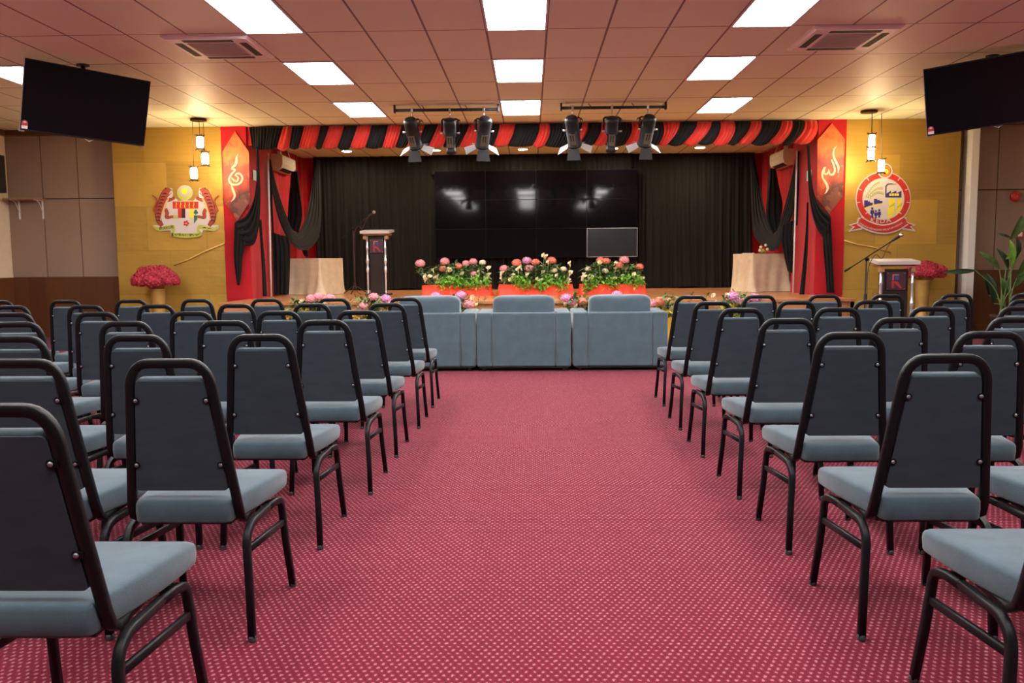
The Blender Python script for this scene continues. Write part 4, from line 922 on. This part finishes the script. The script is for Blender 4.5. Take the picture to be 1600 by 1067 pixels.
# ------------------------------------------------------------------ lecterns and microphones
def lectern(x, y, z0, h, rz, pw_, bw, label):
    r = empty('lectern', (x, y, z0), rz, label, 'lectern', 'chrome and smoked lecterns')
    MB('dark').box((-pw_-.05, -.16, 0), (pw_+.05, .22, .035), .01).build('base', r)
    mb = MB('acrylic_dark'); mb.box((-bw/2, -.06, .035), (bw/2, .16, h-.12), .006); mb.build('body', r)
    for s in (-1, 1):
        mb = MB('chrome'); mb.lathe([(.026, .035), (.020, .06), (.017, .12), (.017, .42), (.024, .44), (.03, .47), (.024, .50), (.019, .52), (.019, .58), (.026, .60), (.03, .63), (.026, .66), (.019, .68), (.017, h-.34), (.024, h-.32), (.024, h-.30), (.017, h-.28), (.017, h-.10)], 18, c=(s*pw_, -.10, 0)); mb.build('post', r)
    mb = MB('wood_top'); mb.slab([(-.225, -.15, h-.085), (.225, -.15, h-.085), (.235, -.15, h-.055), (-.235, -.15, h-.055)], (0, .33, .0)); mb.build('shelf', r)
    mb = MB('silver_top'); mb.slab([(-.27, -.20, h-.058), (.27, -.20, h-.058), (.27, .22, h-.02), (-.27, .22, h-.02)], (0, -.01, .045)); mb.build('top', r)
    for s in (-1, 1): MB('wood_top').box((s*.20-.03, -.15, h-.16), (s*.20+.03, -.05, h-.10), .006).build('bracket', r)
    q = h-.28; mb = MB('plaque'); mb.box((-.125, -.085, q-.125), (.125, -.075, q+.12), .003)
    mb.use('bolt')
    for sx in (-.11, .11):
        for sz in (-.11, .105): mb.lathe([(.006, -.088), (.006, -.08)], 8, c=(sx, 0, q+sz), axis=1, mtx=Matrix.Diagonal((1, 1, 1, 1))) if 0 else mb.box((sx-.005, -.09, q+sz-.005), (sx+.005, -.084, q+sz+.005))
    pl = mb.build('plaque', r)
    mb = MB('logo_red'); Y = -.0865
    mb.slab([(-.055, Y, q-.10), (-.03, Y, q-.10), (-.03, Y, q-.02), (.055, Y, q-.10), (.08, Y, q-.10), (.02, Y, q-.01), (-.055, Y, q-.0)], (0, -.002, 0))
    mb.use('logo_pink'); mb.slab([(-.05, Y, q+.01), (-.035, Y, q+.01), (-.035, Y, q+.075), (.03, Y, q+.075), (.03, Y, q+.09), (-.05, Y, q+.09)], (0, -.002, 0))
    mb.use('logo_blue'); mb.slab([(-.015, Y, q+.015), (.035, Y, q+.015), (.03, Y, q+.065), (-.015, Y, q+.065)], (0, -.002, 0)); mb.build('logo', pl)
    return r
lectern(-2.79, 15.25, ZS, 1.18, -.05, .165, .26, 'chrome-posted lectern with smoked panel and red plaque, standing on the stage')
lectern(5.02, 11.62, 0, 1.225, -.12, .205, .33, 'chrome-posted lectern with red plaque, standing on the hall floor before the gold wall')
def mic_stand(base, piv, tail, head, Y, z0, label, cab):
    b = atz(base[0], base[1], z0) if z0 else Vector((aty(base[0], base[1], Y).x, Y, 0)); r = empty('microphone_stand', (b.x, b.y, z0), 0, label, 'microphone stand', 'boom microphone stands')
    o = Vector((b.x, b.y, z0)); Y = b.y; p = aty(*piv, Y)-o; t = aty(*tail, Y-.05)-o; h_ = aty(*head, Y-.1)-o; p = Vector((0, 0, p.z)); 
    mb = MB('dark'); mb.tube([(0, 0, .12), (0, 0, p.z)], .011, 10); mb.lathe([(.02, .10), (.024, .12), (.024, .2), (.016, .22)], 12); mb.lathe([(.016, p.z*.55), (.018, p.z*.56), (.018, p.z*.62), (.014, p.z*.63)], 12); mb.build('pole', r)
    for k in range(3):
        a = k*2*PI/3+.5; MB('dark').tube([(0, 0, .17), (.15*math.cos(a), .15*math.sin(a), .08), (.28*math.cos(a), .28*math.sin(a), .011)], .009, 8).build('leg', r)
    d = (h_-t).normalized(); mb = MB('black_metal'); mb.tube([t, h_-d*.10], .008, 8); mb.ball(p+Vector((0, -.02, 0)), .028, 12, 8); mb.tube([t-d*.02, t+d*.07], .014, 10); mb.build('boom', r)
    mb = MB('dark'); mb.tube([h_-d*.13, h_-d*.10, h_-d*.02], [.012, .015, .021], 12); mb.use('steel'); mb.ball(h_+d*.012, .031, 14, 10); mb.build('microphone', r)
    mb = MB(cab); q = [h_-d*.13, h_-d*.2+Vector((0, 0, -.05)), p.lerp(h_, .45)+Vector((0, -.02, -.13)), p.lerp(h_, .25)+Vector((0, -.02, -.02)), p+Vector((.02, -.02, -.15)), Vector((.02, -.02, p.z*.5)), Vector((.03, -.03, .2)), Vector((.12, -.12, .012)), Vector((.4, -.2, .012))]
    mb.tube(crom(q, 40), .005, 6); mb.build('cable', r)
mic_stand((554, 459.5), (551, 358), (535, 371), (583.5, 332), 15.8, ZS, 'boom microphone stand on the stage beside the lectern, red cable', 'cable_red')
mic_stand((1350.5, 500), (1352, 405), (1322, 422.5), (1407, 368), 11.3, 0, 'boom microphone stand on the hall floor before the factory emblem', 'cable')
# ------------------------------------------------------------------ wall things
r = empty('wall_shelf', (-8.62, YF, 2.36), 0, 'small wooden wall shelf on two pale brackets, on the taupe boards', 'shelf')
MB('shelf').box((-.30, -.26, 0), (.30, 0, .022), .003).build('board', r)
for x in (-.17, .24):
    mb = MB('white'); mb.box((x-.014, -.24, -.012), (x+.014, 0, 0)); mb.box((x-.014, -.012, -.32), (x+.014, 0, -.012)); mb.tube([(x, -.18, -.012), (x, -.10, -.05), (x, -.012, -.2)], .007, 6); mb.build('bracket', r)
r = empty('wall_loudspeaker', (XL, 13.75, 2.45), 0, 'black loudspeaker high on the beige side wall near the wall shelf', 'loudspeaker')
MB('speaker').box((.06, -.15, 0), (.24, .15, .62), .01).build('cabinet', r); MB('dark').box((.10, -.155, .03), (.22, -.148, .59)).build('front_grille', r); MB('steel').box((0, -.04, .25), (.07, .04, .37)).build('wall_bracket', r)
c = aty(1588, 307, YF-.05); r = empty('alarm_bell', (c.x, YF+.012, c.z), 0, 'round red alarm bell on the taupe boards above the plant', 'alarm bell')
mb = MB('fire_red'); mb.lathe([(.088, .03), (.088, .045), (.075, .07), (.04, .085), (.012, .088)], 28, axis=1); mb.build('gong', r); MB('dark').lathe([(.05, 0), (.05, .035)], 20, axis=1).build('backbox', r); MB('steel').lathe([(.010, .085), (.010, .094)], 10, axis=1).build('screw', r)
c = aty(1593, 366, YF-.03); r = empty('alarm_call_point', (c.x, YF, c.z), 0, 'small red alarm call box on the taupe boards behind the plant leaf', 'alarm call box')
MB('fire_red').box((-.055, -.05, -.075), (.055, 0, .075), .008).build('box', r); MB('white').box((-.035, -.053, -.035), (.035, -.049, .035)).build('glass_window', r)
c = aty(427, 346, 15.6); r = empty('wall_socket', (-4.965, 15.62, c.z), 0, 'small white and black device box on the red side wall of the stage', 'device box')
MB('white').box((-.002, -.05, -.06), (.04, .05, .06), .005).build('box', r); MB('dark').box((.039, -.03, -.03), (.045, .03, .02)).build('cover', r)
# ------------------------------------------------------------------ flowers
def mesh_hydrangea(m, r=.075, n=46, seed=1):
    rnd = random.Random(seed); mb = MB(m)
    mb.ball((0, 0, 0), r*.82, 12, 8)
    for k in range(n):
        z = 1-2*(k+.5)/n*.86; a = k*2.39996; s_ = math.sqrt(max(0, 1-z*z)); d = Vector((s_*math.cos(a), s_*math.sin(a), z)); rr = r*(.93+.14*rnd.random())
        t = d.orthogonal().normalized(); b = d.cross(t); q0 = rnd.random()*PI; L = r*.27
        for i in range(4):
            an = q0+i*PI/2; e1 = t*math.cos(an)+b*math.sin(an); e2 = t*math.cos(an+PI/2)+b*math.sin(an+PI/2); c = d*rr
            p = [c-d*.004, c+e1*L*.55+e2*L*.42+d*.003, c+e1*L+d*.001, c+e1*L*.55-e2*L*.42+d*.003]
            mb.face([mb.v(x) for x in p], False)
    return mb.mesh('hydrangea_bloom')
def mesh_calla():
    mb = MB('calla'); n = 16; rings = []
    for rr, z, tip in ((.004, -.06, 0), (.010, -.035, 0), (.017, 0, 0), (.026, .03, .008), (.040, .05, .030)):
        rings.append(mb.ring([(rr*math.cos(2*PI*k/n), rr*math.sin(2*PI*k/n), z + tip*(math.cos(2*PI*k/n)**3)) for k in range(n)]))
    for a, b in zip(rings, rings[1:]): mb.bridge(a, b)
    mb.use('spadix'); mb.tube([(0, 0, -.01), (0, 0, .045)], .006, 8); return mb.mesh('calla_bloom')
HY = {c: mesh_hydrangea('hyd_'+c, seed=i) for i, c in enumerate(('pink', 'coral', 'lilac', 'red'))}; HY['cream'] = mesh_hydrangea('calla', .062, 36, 9); CA = mesh_calla()
def blade(mb, base, d, L, w_, droop=.3, n=4):
    d = Vector(d).normalized(); s_ = d.cross(Vector((random.uniform(-.4, .4), random.uniform(-.4, .4), 1))).normalized(); a = []
    for i in range(n+1):
        f = i/n; p = Vector(base)+d*L*f+Vector((0, 0, -droop*L*f*f)); ww = w_*math.sin(PI*min(.97, f*.93+.07))**.8*.5
        up_ = Vector((0, 0, ww*.25)); a.append((mb.v(p-s_*ww+up_), mb.v(p), mb.v(p+s_*ww+up_)))
    for q, e in zip(a, a[1:]):
        mb.face([q[0], q[1], e[1], e[0]], True); mb.face([q[1], q[2], e[2], e[1]], True)
def rdir(zmin=-.2, zmax=1, front=0):
    a = random.random()*2*PI; z = random.uniform(zmin, zmax); s_ = math.sqrt(max(.05, 1-z*z)); return Vector((s_*math.cos(a), s_*math.sin(a)-front, z))
def put(me, name, par, loc, sc=1., rot=None):
    o = bpy.data.objects.new(name, me); COL.objects.link(o); o.parent = par; o.location = loc; o.scale = (sc,)*3
    o.rotation_euler = rot or (random.uniform(-.5, .5), random.uniform(-.5, .5), random.random()*6); return o
def arrangement(loc, label, group, hyd, cal, half, z0, ztop, base, ferns, dark=170, lime=150, yellow=0, sprigs=()):
    """flower arrangement: hyd / cal are local bloom positions"""
    r = empty('flower_arrangement', loc, 0, label, 'flower arrangement', group); base(r)
    for c, p, s_ in hyd: put(HY[c], 'hydrangea_bloom', r, p, s_, (0, 0, random.random()*6)).scale = (s_*1.04, s_, s_*.80)
    for p in cal: put(CA, 'calla_bloom', r, p, random.uniform(.65, .95), (random.uniform(.1, 1.0), random.uniform(-.7, .7), random.random()*.6))
    mb = MB('stem'); 
    for c, p, s_ in hyd: mb.tube(crom([(p[0]*.7, p[1]*.6, z0), (p[0]*.9, p[1], (z0+p[2])/2), p], 6), .005, 5)
    for p in cal: mb.tube(crom([(p[0]*.75, p[1]*.6, z0), (p[0]*.92, p[1], (z0+p[2])/2), (p[0], p[1], p[2]-.05)], 6), .004, 5)
    tag(mb.build('flower_stems', r), kind='stuff')
    mb = MB('leaf')
    for k in range(dark):
        x = random.uniform(-half+.15, half-.15); e_ = 1-(abs(x)/half)**3*.5; zz = random.uniform(z0, z0+(ztop-z0)*.86*e_)
        blade(mb, (x, random.uniform(-.10, .12), zz), rdir(.0, 1), random.uniform(.08, .19), random.uniform(.024, .058), .35)
    for c, p, s_ in hyd:
        for k in range(16): blade(mb, (p[0]*.96+random.gauss(0, .05), p[1]+.02, max(z0, p[2]-.05-.2*random.random())), rdir(.0, .9), random.uniform(.07, .14), random.uniform(.025, .05), .3)
    for x, z in sprigs:
        for k in range(12): blade(mb, (x*.9+.1*x*k/12, -.02, z0+(z-z0)*(.55+.45*k/12)), rdir(.1, 1), .09, .014, .2)
    for v in mb.bm.verts: v.co.z = max(.012, v.co.z)
    tag(mb.build('foliage', r), kind='stuff')
    if ferns:
        mb = MB('leaf_bright')
        for (fx, fz) in ferns:
            for k in range(int(lime/len(ferns))):
                blade(mb, (max(-half*.84, min(half*.84, fx+random.gauss(0, .062))), -.20+random.gauss(0, .04), fz-.005+random.gauss(0, .05)), rdir(-.6, .8, .6), random.uniform(.04, .095), random.uniform(.022, .042), .3, 2)
        for v in mb.bm.verts: v.co.z = max(.012, v.co.z)
        tag(mb.build('fern_leaves', r), kind='stuff')
    if yellow:
        mb = MB('leaf_yellow')
        for k in range(yellow): blade(mb, (random.uniform(-half, half)*.9, random.uniform(-.14, -.02), random.uniform(z0-.05, z0+(ztop-z0)*.5)), rdir(0, 1, .4), random.uniform(.10, .2), random.uniform(.03, .06), .3)
        tag(mb.build('yellow_leaves', r), kind='stuff')
    return r
C3 = lambda x, y, Y: aty(600+x/3.441, 150+y/3.441, Y)
YA = 14.85
stage_sets = [
 ((200, 590), [('pink', 195, 900), ('pink', 325, 890), ('coral', 315, 930), ('coral', 400, 915), ('pink', 440, 900), ('pink', 480, 890), ('cream', 530, 895), ('pink', 485, 955)], [(190, 978), (240, 975), (285, 975), (265, 940), (350, 945), (420, 960), (510, 950), (568, 930), (575, 968), (480, 992), (370, 992), (225, 990), (300, 995), (540, 985)], [(330, 1000), (395, 992), (440, 1010), (490, 1000), (560, 1000)], 'wide flower arrangement of pink hydrangeas on the stage, its red-clothed base nearest the lectern'),
 ((605, 1025), [('pink', 645, 928), ('coral', 713, 897), ('lilac', 768, 885), ('coral', 815, 893), ('pink', 780, 927), ('coral', 900, 885), ('cream', 965, 930), ('cream', 915, 937)], [(612, 962), (680, 995), (690, 965), (650, 1000), (765, 962), (882, 898), (868, 868), (1010, 905), (1020, 952), (930, 972), (985, 990), (900, 998), (840, 1000), (630, 985), (720, 940), (850, 950)], [(720, 985), (760, 1012), (840, 1018), (880, 992), (950, 1006)], 'flower arrangement of coral and lilac hydrangeas in the middle of the stage front row'),
 ((1040, 1410), [('coral', 1165, 883), ('coral', 1195, 887), ('pink', 1290, 882), ('coral', 1265, 910), ('coral', 1375, 918), ('cream', 1100, 930), ('cream', 1130, 968), ('cream', 1190, 940)], [(1045, 962), (1070, 990), (1155, 902), (1240, 903), (1245, 942), (1300, 935), (1220, 985), (1340, 965), (1380, 988), (1060, 982), (1100, 985), (1160, 985), (1280, 970)], [(1090, 1020), (1130, 992), (1220, 1002), (1300, 980), (1370, 995)], 'flower arrangement of coral hydrangeas on the stage, on the side of the ornament table')]
for (x0, x1), hy, ca, fe, label in stage_sets:
    c = C3((x0+x1)/2, 1045, YA); loc = Vector((c.x, YA, ZS)); half = (C3(x1, 1000, YA).x-C3(x0, 1000, YA).x)/2
    def base(r, half=half):
        mb = MB('red_skirt'); n = 120; rings = []
        per = 4*(half+.2); 
        def edge(q):
            w_, d_ = half*.93, .2
            if q < 2*w_: return Vector((-w_+q, -d_, 0)), Vector((0, -1, 0))
            q -= 2*w_
            if q < 2*d_: return Vector((w_, -d_+q, 0)), Vector((1, 0, 0))
            q -= 2*d_
            if q < 2*w_: return Vector((w_-q, d_, 0)), Vector((0, 1, 0))
            q -= 2*w_; return Vector((-w_, d_-q, 0)), Vector((-1, 0, 0))
        P_ = 4*half*.93+.8
        for z in (.19, .185, .13, .07, .02, .003):
            f = 1-z/.19; ring = []
            for k in range(n):
                p, nn = edge(P_*k/n); wv = .02*mnoise.noise(Vector((p.x*9, p.y*9, z*12)))+.012*math.sin(P_*k/n*40)*f
                ring.append(mb.v(p+nn*(wv+.03*f*f)+Vector((0, 0, max(.003, z+.02*mnoise.noise(Vector((p.x*5, 3, 1)))*(1-f))))))
            rings.append(ring)
        for a, b in zip(rings, rings[1:]): mb.bridge(a, b)
        mb.face(rings[0], False); mb.build('red_cloth_base', r)
    H_ = [(c_, C3(x, y, YA-.08)-loc + Vector((0, random.uniform(-.03, .08), 0)), random.uniform(.85, 1.1)) for c_, x, y in hy]
    K_ = [C3(x, y, YA-.12)-loc + Vector((0, random.uniform(-.03, .05), 0)) for x, y in ca]
    K_ += [Vector((p.x+random.uniform(-.06, .06), p.y-.02, p.z+random.uniform(-.05, .05))) for p in K_[::2]]
    for p in K_: p.x = max(-half+.09, min(half-.09, p.x))
    F_ = [((C3(x, y, YA)-loc).x, (C3(x, y, YA)-loc).z) for x, y in fe]
    arrangement(loc, label, 'flower arrangements on the stage', H_, K_, half, .17, .60, base, F_, 620, 620)
YF2 = 12.28
floor_sets = [
 (474, [('pink', 497, 464), ('pink', 487, 467), ('pink', 515, 466)], [(470, 474), (505, 476)], 90, (455,), 'yellow-leaved flower arrangement with pink hydrangeas at the foot of the stage, before the satin table'),
 (582, [('pink', 584, 464), ('lilac', 603, 467), ('pink', 569, 478), ('pink', 610, 475)], [(565, 492), (596, 484)], 30, (545, 556, 622), 'flower arrangement of pale pink hydrangeas at the foot of the stage, below the lectern'),
 (712, [('lilac', 681, 463), ('lilac', 720, 462), ('pink', 733, 476)], [(738, 466), (745, 478), (700, 474)], 10, (668, 750, 758), 'flower arrangement seen between the first and second armchairs, at the foot of the stage'),
 (905, [('lilac', 885, 466), ('coral', 910, 471), ('lilac', 964, 461), ('lilac', 893, 472)], [(884, 477), (900, 480), (930, 470)], 10, (876, 915, 920), 'flower arrangement seen between the second and third armchairs, at the foot of the stage'),
 (1040, [('pink', 1021, 474), ('coral', 1030, 472), ('pink', 1060, 478)], [(1046, 470), (1050, 485), (1036, 482)], 60, (1081, 1106), 'flower arrangement with coral hydrangea at the foot of the stage, beside the third armchair'),
 (1150, [('lilac', 1145, 463), ('lilac', 1179, 466), ('lilac', 1152, 470)], [(1113, 463), (1134, 462), (1165, 470), (1120, 474), (1152, 475)], 60, (1165, 1188), 'flower arrangement with purple hydrangeas and white lilies at the foot of the stage')]
for cx, hy, ca, yl, sp, label in floor_sets:
    p0 = aty(cx, 470, YF2); loc = Vector((p0.x, YF2, 0))
    def base(r):
        mb = MB('ribbon_yellow'); n = 28; rings = []
        for rr, z in ((.12, .004), (.14, .15), (.17, .33), (.21, .42)):
            rings.append(mb.ring([((rr+.012*math.sin(k*2*PI/n*7)*z*3)*math.cos(2*PI*k/n), (rr+.012*math.sin(k*2*PI/n*7)*z*3)*math.sin(2*PI*k/n), z+.02*math.sin(k*2.1)*(z > .4)) for k in range(n)]))
        for a, b in zip(rings, rings[1:]): mb.bridge(a, b)
        mb.face(rings[0], False); o = mb.build('yellow_wrap', r); MB('soil').lathe([(.165, .33), (.165, .36)], 20).build('foam', r)
    H_ = [(c_, aty(x, y, YF2-.04)-loc, random.uniform(.95, 1.2)) for c_, x, y in hy]; K_ = [aty(x, y, YF2-.06)-loc for x, y in ca]
    S__ = [((aty(x, 458, YF2)-loc).x, .75) for x in sp]
    arrangement(loc, label, 'flower arrangements at the foot of the stage', H_, K_, .36, .34, .78, base, [], 200, 0, yl, S__)
def bouquet(px, py, rad, label, slabel, sx, zc):
    c = aty(sx, 440, 13.62); z = zc-rad*.5
    r = empty('flower_stand', (c.x, 13.62, 0), 0, slabel, 'flower stand', 'gold-wrapped flower stands')
    MB('gold_plain').lathe([(.15, 0), (.15, .03), (.105, .05), (.095, z*.5), (.115, z-.02), (.12, z)], 28).build('pedestal', r)
    c = aty(px, py, 13.62); b = empty('flower_bouquet', (c.x, 13.62, z), 0, label, 'bouquet', 'red bouquets on gold stands'); dz = zc-z
    MB('gold_plain').lathe([(.11, .0), (.13, .03), (.19, .10)], 24).build('collar', b)
    for k in range(30):
        u = (k+.5)/30; zz = u; a = k*2.39996; s_ = math.sqrt(1-zz*zz*.9); put(HY['red'], 'bloom', b, (rad*s_*math.cos(a)*.85, rad*.8*s_*math.sin(a)*.85, max(.125, dz*.5+(rad*.8)*(zz-.25))), random.uniform(1.1, 1.55), (0, 0, random.random()*6))
    mb = MB('stem')
    for k in range(12): a = k*.53; mb.tube([(.03*math.cos(a), .03*math.sin(a), .03), (rad*.5*math.cos(a), rad*.4*math.sin(a), dz*.6)], .006, 5)
    tag(mb.build('flower_stems', b), kind='stuff')
bouquet(243, 433, .36, 'dome of crimson flowers on a gold stand below the tiger crest', 'gold-wrapped stand under crimson flowers, below the tiger crest', 246, 1.03)
bouquet(1446, 425, .26, 'dome of crimson flowers on a gold stand behind the hall-floor lectern', 'gold-wrapped stand under crimson flowers, behind the hall-floor lectern', 1442, 1.03)
# ------------------------------------------------------------------ potted plant
C9 = lambda x, y, Y: aty(1440+x/5.3375, 300+y/5.3375, Y)
YP = 12.9; b0 = C9(700, 1000, YP); o0 = Vector((b0.x, YP, 0))
r = empty('potted_plant', o0, 0, 'tall potted plant with big paddle leaves before the taupe boards and walnut panelling', 'plant')
MB('pot').lathe([(.13, .0), (.15, .02), (.20, .34), (.215, .36), (.205, .38), (.19, .36), (.185, .33)], 28, cap=False).build('pot', r); MB('soil').lathe([(.186, .30), (.186, .33)], 24).build('soil', r)
LV = [((740, 395), (836, 195), 52, 'leaf', 0), ((745, 388), (630, 345), 14, 'leaf_dark', .1), ((650, 640), (480, 498), 34, 'leaf', .0), ((722, 640), (628, 470), 34, 'leaf_dark', .12), ((742, 625), (735, 400), 42, 'leaf_bright', -.05), ((785, 560), (792, 370), 34, 'leaf_dark', .2), ((450, 655), (178, 668), 26, 'leaf_dark', -.1), ((600, 930), (545, 680), 50, 'leaf_dark', .15), ((690, 865), (655, 715), 50, 'leaf', .1), ((760, 800), (858, 560), 56, 'leaf', -.1), ((800, 700), (930, 520), 50, 'leaf', -.2), ((560, 860), (515, 690), 40, 'leaf_dark', .25), ((640, 900), (720, 690), 46, 'leaf_dark', .2), ((850, 460), (905, 380), 30, 'leaf_dark', .1), ((760, 470), (700, 560), 26, 'leaf_bright', .0), ((870, 830), (960, 640), 50, 'leaf_dark', .1)]
mb = MB('stem')
for k, (b_, t_, w_, m, dy) in enumerate(LV):
    B_ = C9(*b_, YP+dy)-o0; a = k*1.7; q = Vector((.09*math.cos(a), .09*math.sin(a), .33)); mb.tube(crom([q, q.lerp(B_, .5)+Vector((-(B_.x)*.15, 0, .08)), B_], 10), [.013-.0007*i for i in range(10)], 6)
tag(mb.build('stems', r), kind='stuff')
for b_, t_, w_, m, dy in LV:
    B_, T_ = C9(*b_, YP+dy)-o0, C9(*t_, YP+dy-.06)-o0; d = T_-B_; s_ = d.cross(Vector((.25, -1, .1))).normalized(); n = 10; hw_ = .8*w_/5.3375/1300*YP; mb = MB(m, 'stem'); rows_ = []
    for i in range(n+1):
        f = i/n; ww = hw_*math.sin(PI*(f*.97+.02))**.7; p = B_+d*f+Vector((0, -.05*math.sin(PI*f), 0)); rows_.append([mb.v(p+s_*ww*q+Vector((0, -abs(q)*ww*.45, 0))) for q in (-1, -.55, 0, .55, 1)])
    for a, b in zip(rows_, rows_[1:]):
        for i in range(4): mb.face([a[i], a[i+1], b[i+1], b[i]], True)
    mb.use('stem'); mb.tube([B_, B_+d*.5+Vector((0, -.045, 0)), B_+d*.93], .004, 5)
    mb.build('leaf_blade', r)

# ------------------------------------------------------------------ render look
w = bpy.data.worlds.new('world'); S.world = w; w.use_nodes = True
w.node_tree.nodes['Background'].inputs[0].default_value = (0, 0, 0, 1); w.node_tree.nodes['Background'].inputs[1].default_value = 0
S.view_settings.view_transform = 'Standard'; S.view_settings.look = 'None'; S.view_settings.gamma = 1; S.view_settings.use_curve_mapping = False
S.view_settings.exposure = 0.06
S.cycles.use_denoising = True; S.cycles.max_bounces = 7; S.cycles.diffuse_bounces = 5; S.cycles.glossy_bounces = 4
S.cycles.caustics_reflective = False; S.cycles.caustics_refractive = False; S.cycles.sample_clamp_indirect = 8
